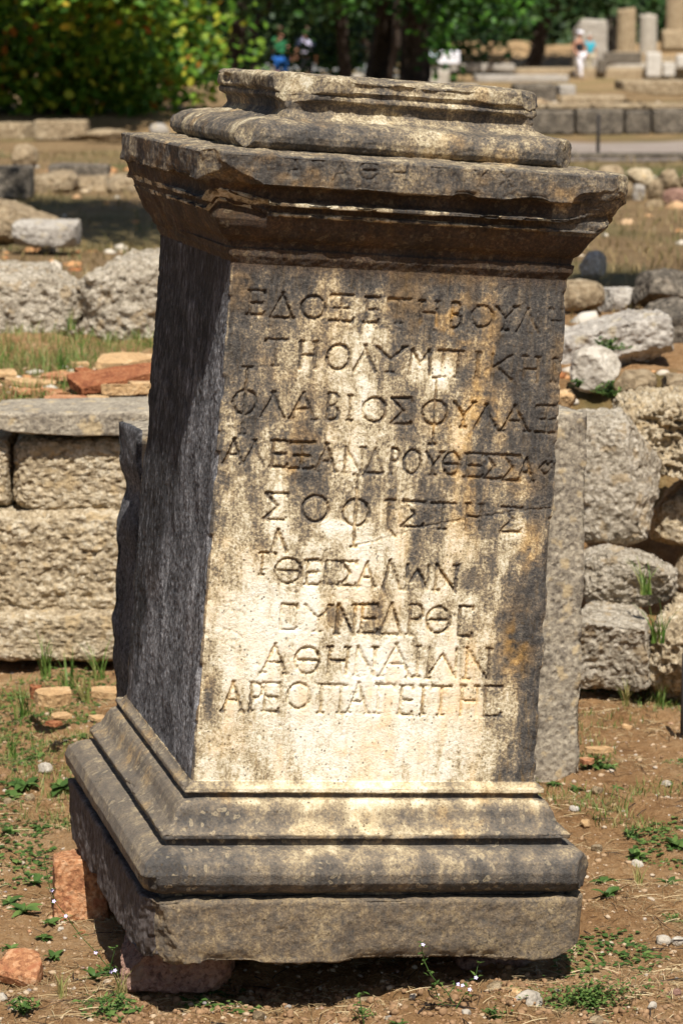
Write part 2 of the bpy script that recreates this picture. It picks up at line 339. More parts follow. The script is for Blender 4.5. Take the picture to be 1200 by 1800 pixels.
# battered lips of the cornice and crown
lip = np.exp(-((P[:, 2] - 1.239) / .006) ** 2) * (ZONE == 3); nk = sst(-.1, .7, fbm(P * np.array([17, 17, 30]), 15, 3))
d = d - lip * nk * .008
lip2 = np.exp(-((P[:, 2] - 1.2085) / .004) ** 2) + np.exp(-((P[:, 2] - 1.1925) / .003) ** 2)
d = d - lip2 * sst(.0, .6, fbm(P * np.array([26, 26, 5]), 16, 3)) * .0065
lip3 = np.exp(-((P[:, 2] - 1.395) / .018) ** 2) * (ZONE == 4); d = d - lip3 * sst(-.1, .6, fbm(P * np.array([14, 14, 30]), 17, 3)) * .010
lp5 = np.exp(-((P[:, 2] - .2085) / .004) ** 2) + np.exp(-((P[:, 2] - .2745) / .004) ** 2) + .7 * np.exp(-((P[:, 2] - .106) / .004) ** 2); d = d - lp5 * (ZONE < 2) * sst(.15, .9, fbm(P * np.array([20, 20, 6]), 19, 4)) * .0085
lip4 = np.exp(-((P[:, 2] - .003) / .016) ** 2); d = d - lip4 * sst(-.4, .6, fbm(P * 13, 18, 4)) * .010
V = V + N * d[:, None]
hw, hd = PW / 2, PD / 2
V[:, 0] += .011 * sst(1.30, 1.345, P[:, 2]) + .004 * (ZONE == 4)
# broken corners: everything past a rough plane is cut back to it
mL = (SIDE == 3) * (ZONE == 3) * (P[:, 2] > 1.13) * (P[:, 2] < 1.238) * (.35 + .65 * sst(-.10, .08, P[:, 1]))
envL = -.004 + .056 * np.clip((P[:, 2] - 1.13) / .108, 0, 1) ** .85 + .004 * fbm(P * 24, 45, 3); V[:, 0] -= (envL - EV) * mL
mR = sst(hw - .085, hw - .03, P[:, 0]) * (P[:, 1] < -hd + .09) * (ZONE == 3) * (P[:, 2] > 1.185) * (P[:, 2] < 1.24)
env = .050 - (1.24 - P[:, 2]) * .45 + .008 * fbm(P * 30, 44, 3); gro = np.clip(env - EV, 0, .03) * mR
V[:, 1] -= gro * (SIDE != 1); V[:, 0] += gro * (P[:, 0] > hw)
def chip(p0, n, amp=.006, sc=24, zone=None, seed=50, smooth=.0):
    global V, rough
    n = np.array(n, float); n /= np.linalg.norm(n); q = V - np.array(p0)
    s = q @ n - (amp * fbm(V * sc, seed, 4) + amp * .5 * fbm(V * sc * .35, seed + 7, 2))
    mk = s > 0
    if zone is not None: mk &= zone
    V[mk] = V[mk] - n[None] * s[mk][:, None]; rough[mk] = 1
cz = ZONE == 3; hz = ZONE == 4; pz = (ZONE == 0) | (ZONE == 1)
chip((-hw - .056, -hd - .050, .055), (-.66, -.62, -.24), .008, 30, pz & (P[:, 2] < .150), 51)         # plinth, front left
chip((-hw - .01, -hd - .070, .0), (-.30, -.34, -.9), .006, 30, ZONE == 0, 52)
chip((hw + .074, -hd - .062, .05), (.8, -.6, .0), .004, 24, pz & (P[:, 2] < .185), 53)
chip((hw + .05, -hd - .05, .012), (.5, -.3, -.8), .004, 24, (ZONE == 0) & (P[:, 2] < .03), 54)
chip((-hw - .052, -hd - .030, 1.262), (-.66, -.72, -.20), .007, 26, cz & (P[:, 2] > 1.19), 55)       # cornice, front left
chip((-hw + .035, -hd - .050, 1.232), (-.30, -.72, -.62), .005, 30, cz & (P[:, 0] < -hw + .055) & (P[:, 2] > 1.185), 56)
chip((hw + .044, -hd - .044, 1.25), (.72, -.66, .05), .007, 28, cz & (P[:, 2] > 1.185), 57)        # cornice, front right
chip((hw - .02, -hd - .054, 1.245), (.22, -.78, -.58), .007, 22, cz & (P[:, 0] > hw - .12) & (P[:, 2] > 1.205), 58)
chip((hw + .030, -hd - .020, 1.20), (.66, -.45, -.60), .005, 30, cz & (P[:, 2] > 1.15), 59)
chip((-hw + .145, -hd + .078, 1.398), (-.50, -.80, .33), .005, 12, hz & (P[:, 2] > 1.338), 61)       # crown, front left
chip((hw - .076, -hd + .09, 1.39), (.8, -.6, .25), .007, 24, hz & (P[:, 2] > 1.36), 62)
chip((hw - .02, -hd + .05, 1.31), (.8, -.6, .1), .006, 22, hz & (P[:, 2] < 1.335), 63)
chip((-hw + .02, -hd + .05, 1.325), (-.7, -.6, .35), .005, 18, hz & (P[:, 2] < 1.345), 64)
chip((-hw - .006, hd * .9, .62), (-.9, .25, .0), .010, 9, shaft & (SIDE != 0), 65)
# pixel position of every front vertex (to lay out letters and stains over the face as photographed)
Wd = P @ A3.T + T3; PX, PY = projpx(Wd)

# ---- letters: strokes in a unit box, x right, y down
def circ(cx, cy, rx, ry, n=18, a0=0, a1=360): return [(cx + rx * math.cos(R(a0 + (a1 - a0) * k / n)), cy + ry * math.sin(R(a0 + (a1 - a0) * k / n))) for k in range(n + 1)]
GL = {
 'E': [[(.15, 0), (.15, 1)], [(.0, 0), (.95, 0)], [(.15, .5), (.85, .5)], [(0, 1), (1, 1)], [(.95, 0), (.97, .1)], [(1, 1), (1, .88)]],
 'D': [[(.5, 0), (0, 1)], [(.45, 0), (1, 1)], [(0, 1), (1, 1)]],
 'O': [circ(.5, .5, .5, .5)], 'Q': [circ(.5, .5, .5, .5), [(.12, .5), (.88, .5)]],
 'X': [[(0, 0), (1, 0)], [(.2, .5), (.82, .5)], [(0, 1), (1, 1)], [(.5, 0), (.5, 1)], [(0, 0), (0, .08)], [(1, 1), (1, .9)]],
 'T': [[(0, 0), (1, 0)], [(.5, 0), (.5, 1)], [(.35, 1), (.65, 1)], [(0, 0), (0, .08)]],
 'H': [[(.1, 0), (.1, 1)], [(.9, 0), (.9, 1)], [(.1, .5), (.9, .5)], [(0, 0), (.25, 0)], [(.75, 0), (1, 0)]],
 'B': [[(.15, 0), (.15, 1)], [(.15, 0)] + circ(.5, .24, .38, .24, 8, -90, 90) + [(.15, .48)], [(.15, .48)] + circ(.55, .74, .42, .26, 8, -90, 90) + [(.15, 1)]],
 'Y': [[(0, 0), (.5, .52)], [(1, 0), (.5, .52)], [(.5, .52), (.5, 1)], [(.35, 1), (.65, 1)], [(.88, 0), (1.05, 0)]],
 'L': [[(.5, 0), (.25, .55), (.0, 1)], [(.42, 0), (.62, .45), (1, 1)]],
 'M': [[(.1, 0), (0, 1)], [(.1, 0), (.5, .6), (.9, 0)], [(.9, 0), (1, 1)]],
 'P': [[(0, 0), (1, 0)], [(.18, 0), (.18, 1)], [(.82, 0), (.82, 1)], [(.08, 1), (.28, 1)], [(.72, 1), (.92, 1)]],
 'R': [[(.2, 0), (.2, 1)], [(.2, 0)] + circ(.55, .25, .4, .25, 8, -90, 90) + [(.2, .5)], [(.08, 1), (.34, 1)]],
 'I': [[(.5, 0), (.5, 1)], [(.2, 0), (.8, 0)], [(.2, 1), (.8, 1)]],
 'J': [[(.3, 0), (.3, .8), (.9, 1)], [(0, 0), (.7, 0)]],
 'K': [[(.1, 0), (.1, 1)], [(.9, 0), (.12, .52)], [(.25, .45), (1, 1)]],
 'S': [[(1, 0), (0, 0), (.6, .48), (0, 1), (1, 1)], [(1, 0), (1, .1)], [(1, 1), (1, .9)]],
 'C': [[(1, 0), (.1, 0), (.1, 1), (1, 1)], [(1, 0), (1, .1)], [(1, 1), (1, .88)]],
 'A': [[(.5, 0), (0, 1)], [(.45, 0), (1, 1)], [(.22, .62), (.75, .62)], [(-.08, 1), (.1, 1)], [(.9, 1), (1.08, 1)]],
 'N': [[(.08, 0), (.08, 1)], [(.08, 0), (.92, 1)], [(.92, 0), (.92, 1)], [(0, 1), (.2, 1)], [(.8, 0), (1.02, 0)]],
 'W': [[(.02, 0), (.02, .95)], [(.02, .95), (.5, .2), (.98, .95)], [(.98, .95), (.98, 0)], [(-.05, 1), (.1, 1)]],
 'G': [[(0, 0), (1, 0)], [(.15, 0), (.15, 1)], [(.02, 1), (.3, 1)], [(1, 0), (1, .1)]],
 'x': [[(0, 0), (1, 1)], [(1, 0), (0, 1)]],
 'o': [[(.5, 0), (1, .45), (.5, 1), (0, .5), (.5, 0)], [(.95, 0), (.8, .2)]],
 'F': [circ(.5, .5, .5, .5), [(.5, -.95), (.5, 1.8)], [(.3, -.95), (.7, -.95)], [(.38, 1.8), (.62, 1.8)]],
 'V': [[(.3, 0), (0, 1)], [(.3, 0), (1, 1)]]}
k1, k2, k3 = 1.875, 1.8182, 2.3077
L1 = [('E',107,60,165,140),('D',185,68,260,150),('O',285,78,362,152),('X',380,75,455,160),('E',493,82,540,165),('T',570,88,640,168),('H',672,95,738,172),('B',775,100,812,182),('O',845,110,915,182),('Y',925,112,990,190),('L',995,118,1068,198),('H',1095,122,1155,200),
 ('T',165,222,235,308),('H',275,228,335,315),('O',368,238,442,320),('L',458,240,532,325),('Y',530,245,625,328),('M',640,255,710,335),('P',735,260,815,345),('I',850,265,878,350),('K',905,272,980,355),('H',1010,278,1068,358),('I',1103,285,1130,362),
 ('F',58,388,135,468),('L',152,393,232,478),('A',250,395,330,483),('B',365,398,408,485),('I',430,405,455,488),('O',485,413,562,492),('S',580,415,645,500),('F',682,422,762,502),('Y',785,428,850,508),('L',855,435,930,515),('A',943,437,1030,522),('X',1055,440,1130,528),
 ('A',30,548,90,630),('L',95,553,163,635),('E',180,555,237,640),('X',245,560,322,645),('A',333,565,398,655),('N',420,575,487,660),('D',497,580,552,660),('R',572,580,605,663),('O',620,585,675,663),('Y',690,592,745,668),('Q',750,592,803,668),('E',820,597,880,675),('S',885,600,940,680),('S',945,603,998,685),('A',1000,608,1045,688),('o',1065,625,1105,668)]
L2 = [('S',228,15,300,98),('O',350,22,433,105),('F',480,35,562,118),('J',612,38,655,150),('S',668,42,738,122),('T',760,48,838,130),('H',870,50,925,130),('S',985,60,1048,138),
 ('Q',262,222,345,302),('E',358,228,408,305),('C',418,232,470,306),('S',472,232,520,310),('A',530,235,580,312),('V',610,228,665,320),('W',682,245,752,322),('N',770,245,845,325),('V',255,130,302,200),('G',213,205,262,275),
 ('C',275,370,330,450),('Y',355,370,440,455),('N',455,370,520,465),('E',530,370,590,460),('D',598,365,668,465),('R',680,370,735,465),('Q',745,378,820,460),('C',845,375,892,470),
 ('A',222,495,300,588),('Q',325,505,403,590),('H',425,505,500,590),('N',515,505,585,600),('A',600,495,695,600),('I',705,503,727,600),('W',748,508,840,605),('N',865,508,950,607),
 ('A',95,615,160,710),('R',175,620,220,710),('E',220,620,275,710),('O',300,620,372,700),('P',390,625,485,715),('A',495,618,558,715),('G',580,625,640,718),('E',655,628,700,720),('I',718,630,745,720),('T',760,630,820,720),('H',850,630,910,722),('C',925,630,982,725)]
L3 = [('A',507,280,531,310),('G',548,283,566,313),('A',588,286,613,317),('Q',632,284,665,316),('H',688,288,716,320),('T',758,293,782,322),('Y',832,298,856,328),('x',878,302,900,330)]
segs = []
def put(tab, ox, oy, k, e, wdt, dep):
    for ch, x0, y0, x1, y1 in tab:
        x0, x1, y0, y1 = ox + x0 / k, ox + x1 / k, oy + y0 / k, oy + y1 / k
        for st in GL[ch]:
            pts = []
            for (u, v) in st:
                uu, vv = u + rnd.uniform(-.02, .02), v + rnd.uniform(-.015, .015)
                if len(st) > 6: uu, vv = u, v
                # letters lean and slope with the stone
                x = x0 + uu * (x1 - x0) - (vv - .5) * .08 * (y1 - y0); y = y0 + vv * (y1 - y0) + (uu - .5) * .04 * (x1 - x0)
                pts.append(face_uv(x, y, e))
            for a, b in zip(pts[:-1], pts[1:]): segs.append((a, b, wdt * rnd.uniform(.85, 1.15), dep * rnd.uniform(.75, 1.2)))
put(L1, 380, 480, k1, -.007, .0033, .0062); put(L2, 340, 860, k2, -.004, .0033, .0060)
sL = len(segs)
carve = np.zeros(len(V)); fi = np.where(front & shaft)[0]; rows0 = fi[0] // nu
# grid view of the shaft front for fast local access
rr = np.where(ZN == 2)[0]; r0, r1 = rr[0], rr[-1] + 1; GX = P.reshape(nv, nu, 3)[r0:r1, :350, 0]; GZ = P.reshape(nv, nu, 3)[r0:r1, :350, 2]
def carve_into(GX, GZ, sg, tgt):
    zc = GZ[:, 0]
    for (a, b, wd, dp) in sg:
        m = wd + .001; z0, z1 = min(a[1], b[1]) - m, max(a[1], b[1]) + m
        j0, j1 = np.searchsorted(zc, z0), np.searchsorted(zc, z1)
        if j1 <= j0: continue
        xc = GX[(j0 + j1) // 2 if j1 < len(zc) else j0]; i0, i1 = np.searchsorted(xc, min(a[0], b[0]) - m), np.searchsorted(xc, max(a[0], b[0]) + m)
        if i1 <= i0: continue
        gx, gz = GX[j0:j1, i0:i1], GZ[j0:j1, i0:i1]; dx, dz = b[0] - a[0], b[1] - a[1]; l2 = dx * dx + dz * dz + 1e-12
        t = np.clip(((gx - a[0]) * dx + (gz - a[1]) * dz) / l2, 0, 1); ds = np.hypot(gx - a[0] - t * dx, gz - a[1] - t * dz); ds = ds + .0011 * vn(np.stack([gx * 330, gz * 0, gz * 330], -1), 71)
        tgt[j0:j1, i0:i1] = np.maximum(tgt[j0:j1, i0:i1], dp * np.clip(1 - ds / wd, 0, 1) ** .8)
cg = np.zeros(GX.shape); carve_into(GX, GZ, segs, cg)
ero = .72 + .28 * sst(-.5, .25, fbm(np.stack([GX * 22, GX * 0, GZ * 22], -1), 70, 3))
upx = sst(880, 1000, PX.reshape(nv, nu)[r0:r1, :350]); cg *= ero * (1 - .2 * upx)
# the crack and graffiti scratches
ck = []
def crack(pts, e, wd, dp):
    q = [face_uv(x, y, e) for x, y in pts]
    for a, b in zip(q[:-1], q[1:]):
        n = 6; prev = a
        for k in range(1, n + 1):
            f = k / n; c = (a[0] + (b[0] - a[0]) * f + rnd.uniform(-.0012, .0012), a[1] + (b[1] - a[1]) * f + rnd.uniform(-.0012, .0012)); ck.append((prev, c, wd, dp)); prev = c
crack([(972, 892), (940, 896), (905, 898), (870, 905), (830, 910), (790, 918), (745, 926)], -.006, .0019, .0026)
crack([(745, 926), (705, 938), (680, 944), (655, 952), (610, 962)], -.006, .0016, .002)
crack([(555, 958), (480, 962), (420, 958)], -.006, .0012, .0009)
crack([(612, 800), (610, 860), (612, 960)], -.006, .0018, .0012)
for s_ in [((395, 1106), (420, 1114)), ((393, 1130), (414, 1142)), ((402, 1100), (426, 1122)), ((398, 1060), (415, 1058)), ((404, 1035), (408, 1075)), ((480, 950), (484, 975)), ((955, 640), (958, 700))]: crack(s_, -.005, .0015, .0015)
cg2 = np.zeros(GX.shape); carve_into(GX, GZ, ck, cg2)
# scattered pock marks
for k in range(260):
    x, z = rnd.uniform(-.28, .28), rnd.uniform(.3, 1.1); rr_ = rnd.uniform(.0012, .0035); ck.append(((x, z), (x + rnd.uniform(-.001, .001), z + .001), rr_, rr_ * .6))
carve_into(GX, GZ, ck[-260:], cg2)
ct = np.zeros((nv, nu)); ct[r0:r1, :350] = np.maximum(cg, cg2)
segs2 = segs; segs = []; put(L3, 0, 0, 1, .0555, .0026, .0032)
q0, q1 = np.searchsorted(Z, 1.2392), np.searchsorted(Z, 1.281); G3x, G3z = P.reshape(nv, nu, 3)[q0:q1, :350, 0], P.reshape(nv, nu, 3)[q0:q1, :350, 2]
cg3 = np.zeros(G3x.shape); carve_into(G3x, G3z, segs, cg3); ct[q0:q1, :350] = cg3 * .8
V[:, 1] += ct.ravel(); carved = ct.ravel() / .0045

# ---- tone of the weathered surface, some shade painted in
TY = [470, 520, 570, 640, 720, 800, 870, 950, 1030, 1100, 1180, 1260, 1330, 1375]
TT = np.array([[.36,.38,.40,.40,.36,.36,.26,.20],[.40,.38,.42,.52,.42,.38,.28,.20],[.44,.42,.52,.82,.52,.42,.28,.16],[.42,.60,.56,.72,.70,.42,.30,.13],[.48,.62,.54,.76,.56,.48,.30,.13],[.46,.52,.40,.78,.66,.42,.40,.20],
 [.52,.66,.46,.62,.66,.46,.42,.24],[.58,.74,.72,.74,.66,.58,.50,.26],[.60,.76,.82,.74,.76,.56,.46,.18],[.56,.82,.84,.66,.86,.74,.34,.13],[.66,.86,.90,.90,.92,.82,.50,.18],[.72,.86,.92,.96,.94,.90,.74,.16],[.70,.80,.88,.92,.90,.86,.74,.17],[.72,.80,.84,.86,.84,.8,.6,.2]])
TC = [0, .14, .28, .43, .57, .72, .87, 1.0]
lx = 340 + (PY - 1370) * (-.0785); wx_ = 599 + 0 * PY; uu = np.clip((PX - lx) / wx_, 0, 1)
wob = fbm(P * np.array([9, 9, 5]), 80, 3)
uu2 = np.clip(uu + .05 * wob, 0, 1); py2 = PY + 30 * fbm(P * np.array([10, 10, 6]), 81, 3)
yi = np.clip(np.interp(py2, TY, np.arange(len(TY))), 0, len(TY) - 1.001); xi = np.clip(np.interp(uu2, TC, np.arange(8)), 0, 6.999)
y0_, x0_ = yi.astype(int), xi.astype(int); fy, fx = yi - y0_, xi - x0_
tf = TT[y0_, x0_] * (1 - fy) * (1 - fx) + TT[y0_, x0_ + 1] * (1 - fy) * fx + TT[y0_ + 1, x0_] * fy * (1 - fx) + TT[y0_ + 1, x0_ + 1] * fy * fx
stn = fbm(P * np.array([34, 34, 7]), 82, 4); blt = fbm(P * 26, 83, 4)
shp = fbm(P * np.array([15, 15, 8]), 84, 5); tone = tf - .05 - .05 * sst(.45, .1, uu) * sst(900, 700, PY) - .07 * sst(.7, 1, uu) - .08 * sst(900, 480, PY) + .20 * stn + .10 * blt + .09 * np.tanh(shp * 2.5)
ochre = .75 * sst(.0, .6, stn) * sst(1040, 1260, PY) * (uu < .85) + .3 * sst(.2, .8, fbm(P * 14, 85, 3)) + .5 * sst(.25, .8, stn) * sst(.1, .5, uu) * (uu < .8); brown = np.zeros(len(V))
for (cx, cy, sx, sy, k) in [(800, 570, 35, 60, .7), (850, 730, 40, 50, .6), (930, 960, 18, 40, .8), (590, 1330, 30, 22, .9), (745, 1320, 26, 25, .9), (520, 830, 18, 40, .5), (800, 780, 50, 60, .4), (1000, 1080, 30, 60, .8), (905, 1140, 25, 60, .8), (525, 1225, 10, 12, .9), (735, 925, 35, 12, .7), (380, 1320, 20, 60, .6), (395, 950, 22, 90, .4), (430, 1130, 30, 60, .3)]:
    ochre += k * np.exp(-((PX - cx) / sx) ** 2 - ((PY - cy) / sy) ** 2) * 1.25 * sst(-.3, .3, blt + .5 * stn)
for (cx, cy, sx, sy, k) in [(775, 660, 17, 20, .4), (745, 625, 14, 18, .3), (475, 583, 8, 10, .4), (585, 925, 34, 9, .4), (510, 880, 8, 9, .4), (668, 1025, 8, 14, .4), (515, 1108, 20, 8, .35), (640, 545, 30, 35, .2), (640, 700, 20, 40, .15)]:
    tone = tone + front * k * np.exp(-((PX - cx) / sx) ** 2 - ((PY - cy) / sy) ** 2) * sst(-.3, .2, blt)
for (cx, cy, sx, sy, k) in [(520, 820, 24, 55, .25), (640, 750, 24, 26, .22), (590, 1080, 14, 20, .3), (700, 1080, 60, 25, .12), (840, 870, 30, 90, .1), (425, 1180, 10, 50, .12), (560, 700, 22, 40, .12)]:
    tone = tone - front * k * np.exp(-((PX - cx) / sx) ** 2 - ((PY - cy) / sy) ** 2)
tone = np.where(shaft & (SIDE != 0), .34 + .16 * blt, tone)
# shaft: pale chipped arrises, groove shade painted into the cut letters, plus ochre stain
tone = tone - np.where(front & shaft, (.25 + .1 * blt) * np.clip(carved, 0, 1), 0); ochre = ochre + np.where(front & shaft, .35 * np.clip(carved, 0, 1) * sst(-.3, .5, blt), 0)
# base mouldings with recess shade and lit lips painted in, and plinth
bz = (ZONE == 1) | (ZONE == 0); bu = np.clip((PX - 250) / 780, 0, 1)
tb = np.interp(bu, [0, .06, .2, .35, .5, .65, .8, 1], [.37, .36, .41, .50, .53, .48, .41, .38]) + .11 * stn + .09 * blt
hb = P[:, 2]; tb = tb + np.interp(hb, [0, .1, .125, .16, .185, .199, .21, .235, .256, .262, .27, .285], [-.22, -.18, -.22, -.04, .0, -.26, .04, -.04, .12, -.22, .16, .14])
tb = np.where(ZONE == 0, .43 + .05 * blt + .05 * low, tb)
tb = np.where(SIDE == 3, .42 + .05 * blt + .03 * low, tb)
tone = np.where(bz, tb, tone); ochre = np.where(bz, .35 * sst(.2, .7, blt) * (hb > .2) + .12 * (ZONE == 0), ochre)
# cornice
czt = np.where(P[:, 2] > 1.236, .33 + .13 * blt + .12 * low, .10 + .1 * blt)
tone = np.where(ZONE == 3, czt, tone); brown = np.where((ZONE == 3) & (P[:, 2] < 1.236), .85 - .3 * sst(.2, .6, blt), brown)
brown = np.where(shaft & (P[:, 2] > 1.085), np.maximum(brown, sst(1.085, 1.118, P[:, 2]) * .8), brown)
tone = np.where((ZONE == 3) & (lip2 > .4), tone + .55 * sst(-.3, .3, mid), tone); brown = np.where((ZONE == 3) & (lip2 > .4), brown * .15, brown)  # sun-caught edges of the cornice lips painted paler
brown = np.where(mR > .3, brown * .1, brown); tone = np.where(mR > .3, .34 + .1 * blt, tone)
tone = np.where((ZONE == 3) & (P[:, 2] > 1.2845), .46 + .08 * blt, tone)
ct_ = .40 + .13 * blt + .14 * low + .10 * np.interp(P[:, 2], [1.29, 1.297, 1.33, 1.34, 1.36, 1.38, 1.41], [.6, -.3, 0, .6, -.9, .1, .6])
tone = np.where(ZONE == 4, ct_, tone); ochre = np.where(ZONE >= 3, .4 * sst(.35, .9, fbm(P * 20, 90, 3)), ochre)
tone = tone - np.where((ZONE == 3) & front & (P[:, 2] > 1.236), .22 * np.clip(carved, 0, 1), 0)  # groove shade painted into the fascia letters too
tone = tone + .03 * rough * (ZONE != 0); rough = np.where(ZONE >= 3, np.maximum(rough, .45), rough)
# flank tone: cornice shadow painted black upper back, grazing-lit streaked grey lower front
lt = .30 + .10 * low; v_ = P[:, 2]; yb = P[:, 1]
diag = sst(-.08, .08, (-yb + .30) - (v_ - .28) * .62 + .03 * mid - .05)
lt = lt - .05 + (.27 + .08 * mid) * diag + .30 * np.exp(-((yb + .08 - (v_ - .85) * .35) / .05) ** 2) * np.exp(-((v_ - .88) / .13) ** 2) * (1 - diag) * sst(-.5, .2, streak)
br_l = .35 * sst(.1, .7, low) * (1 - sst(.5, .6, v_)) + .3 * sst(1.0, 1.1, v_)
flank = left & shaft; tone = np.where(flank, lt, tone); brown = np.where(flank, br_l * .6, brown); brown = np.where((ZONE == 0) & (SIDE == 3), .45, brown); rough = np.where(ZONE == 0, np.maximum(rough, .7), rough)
lich_lit = np.where(flank, diag, np.where((ZONE == 1), 1., np.where(ZONE == 0, .35, np.where(ZONE == 2, .12, .35)))); tone = np.where(ZONE >= 3, tone - .025, tone); tone = np.where(bz, tone - .03, tone); tone = np.clip(tone, .2, 1.1); amp = np.where(ZONE == 0, .5, np.where(ZONE == 1, .5, np.where(ZONE >= 3, .8, 1.))); amp = np.where(bz & (SIDE == 3), .35, amp); gold = np.where(front & (ZONE == 2), .25 + .45 * sst(1150, 1300, PY), .2)  # on the flank this mask holds the painted lit zone, elsewhere lichen
AT = dict(amp=amp, gold=gold, lich_lit=lich_lit, tone=tone, ochre=np.clip(ochre, 0, 1), brown=np.clip(brown, 0, 1), rough=rough)
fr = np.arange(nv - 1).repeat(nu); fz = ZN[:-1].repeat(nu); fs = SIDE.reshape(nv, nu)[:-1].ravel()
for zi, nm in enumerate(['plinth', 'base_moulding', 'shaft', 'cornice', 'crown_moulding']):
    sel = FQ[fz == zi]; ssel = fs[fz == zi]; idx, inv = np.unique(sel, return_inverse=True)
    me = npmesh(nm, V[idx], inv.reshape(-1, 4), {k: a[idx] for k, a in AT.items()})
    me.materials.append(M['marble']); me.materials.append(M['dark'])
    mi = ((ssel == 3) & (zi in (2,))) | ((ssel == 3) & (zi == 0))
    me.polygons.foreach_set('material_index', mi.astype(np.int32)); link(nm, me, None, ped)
# undersides closed
bm = bmesh.new(); vs = [bm.verts.new(c) for c in [(-hw - .03, -hd - .03, .012), (-hw - .03, hd + .03, .012), (hw + .03, hd + .03, .012), (hw + .03, -hd - .03, .012)]]; bm.faces.new(vs)
me = bpy.data.meshes.new('underside'); bm.to_mesh(me); bm.free(); link('underside', me, M['slab_stone'], ped)
bpy.context.view_layer.update()

# ------------------------------------------------------------------ rocks and blocks
def cubegrid(n):
    t = np.linspace(-1, 1, n + 1); A, B = np.meshgrid(t, t); O = np.ones_like(A); fs = []
    for ax in range(3):
        for s in (-1, 1):
            c = [None] * 3; c[ax] = O * s; c[(ax + 1) % 3] = A if s > 0 else B; c[(ax + 2) % 3] = B if s > 0 else A
            fs.append(np.stack(c, -1).reshape(-1, 3))
    V = np.concatenate(fs); m = n + 1; i = np.arange(n * m).reshape(n, m)[:, :-1].ravel()
    q = np.stack([i, i + 1, i + m + 1, i + m], 1); Fq = np.concatenate([q + k * m * m for k in range(6)])
    key = np.round(V * 1e4).astype(np.int64); _, fst, inv = np.unique(key, axis=0, return_index=True, return_inverse=True)
    return V[fst], inv.reshape(-1)[Fq]
CG = {}
def rock_mesh(size, seed, rnd_=.5, rough=.08, n=24, cuts=(), pit=0, freq=2.0, ncut=9, pw=0):
    if n not in CG: CG[n] = cubegrid(n)
    V, Fq = CG[n]; C = V.copy(); Sp = C / np.linalg.norm(C, axis=1, keepdims=True)
    p = pw or 16 if rnd_ < .12 or pw else (7 if rnd_ < .3 else 3.6)
    Se = C / (np.sum(np.abs(C) ** p, 1, keepdims=True) ** (1 / p))
    V = Se * (1 - rnd_) + Sp * rnd_
    s = np.array(size) / 2; r = np.random.RandomState(seed)
    for _ in range(ncut):
        nn = r.normal(size=3); nn /= np.linalg.norm(nn); lim = r.uniform(.72, 1.0) if rnd_ < .12 else r.uniform(.62, .98); q = V @ nn - lim * np.abs(V @ nn).max(); V = V - nn * np.clip(q, 0, None)[:, None] * .9
    for (nx, ny, nz, lim) in cuts:
        nn = np.array([nx, ny, nz]); nn = nn / np.linalg.norm(nn); q = V @ nn - lim; V = V - nn * np.clip(q, 0, None)[:, None]
    W = V * s; mn = s.min(); Nn = vnormals(W, Fq)
    f = freq / mn * .5
    dd = rough * mn * .8 * (fbm(W * f + seed * 3.7, seed, 4, .55)) + rough * mn * .55 * fbm(W * f * 5 + seed, seed + 9, 4, .7)
    if pit: dd = dd - pit * mn * sst(.12, .5, fbm(W * f * 4.2 + 5, seed + 4, 2)) - pit * .5 * mn * sst(.1, .5, fbm(W * f * 10 + 5, seed + 5, 2))
    W = W + Nn * dd[:, None]
    return npmesh('rock', W, Fq)
def rock(name, box, d, mat, label, cat='stone', thick=None, rz=0, tilt=(0, 0), group=None, parent=None, sink=.02, n=26, kh=.8, **kw):
    """a stone that fills the photographed box (x0,y0,x1,y1), its foot d metres off"""
    x0, y0, x1, y1 = box; s = F / (d / math.cos(PITCH)); W = (x1 - x0) / s; T = thick or W * .7
    th = math.atan(CAMZ / d * .75); H = max((y1 - y0) / s / math.cos(th) - T * math.sin(th) * kh, .25 * (y1 - y0) / s)
    seed = int(x0 * 7 + y0 * 13) % 997
    W2 = max(W - abs(math.sin(rz)) * T * .6, W * .5)
    me = rock_mesh((W2, T, H + sink), seed, n=n, **kw)
    p = at((x0 + x1) / 2, y1, d); o = link(name, me, M[mat], None)
    o.location = (p.x, d + T / 2, p.z + H / 2 - sink / 2); o.rotation_euler = (tilt[0], tilt[1], rz)
    if parent: o.parent = parent
    else: tag(o, label, cat, group)
    return o

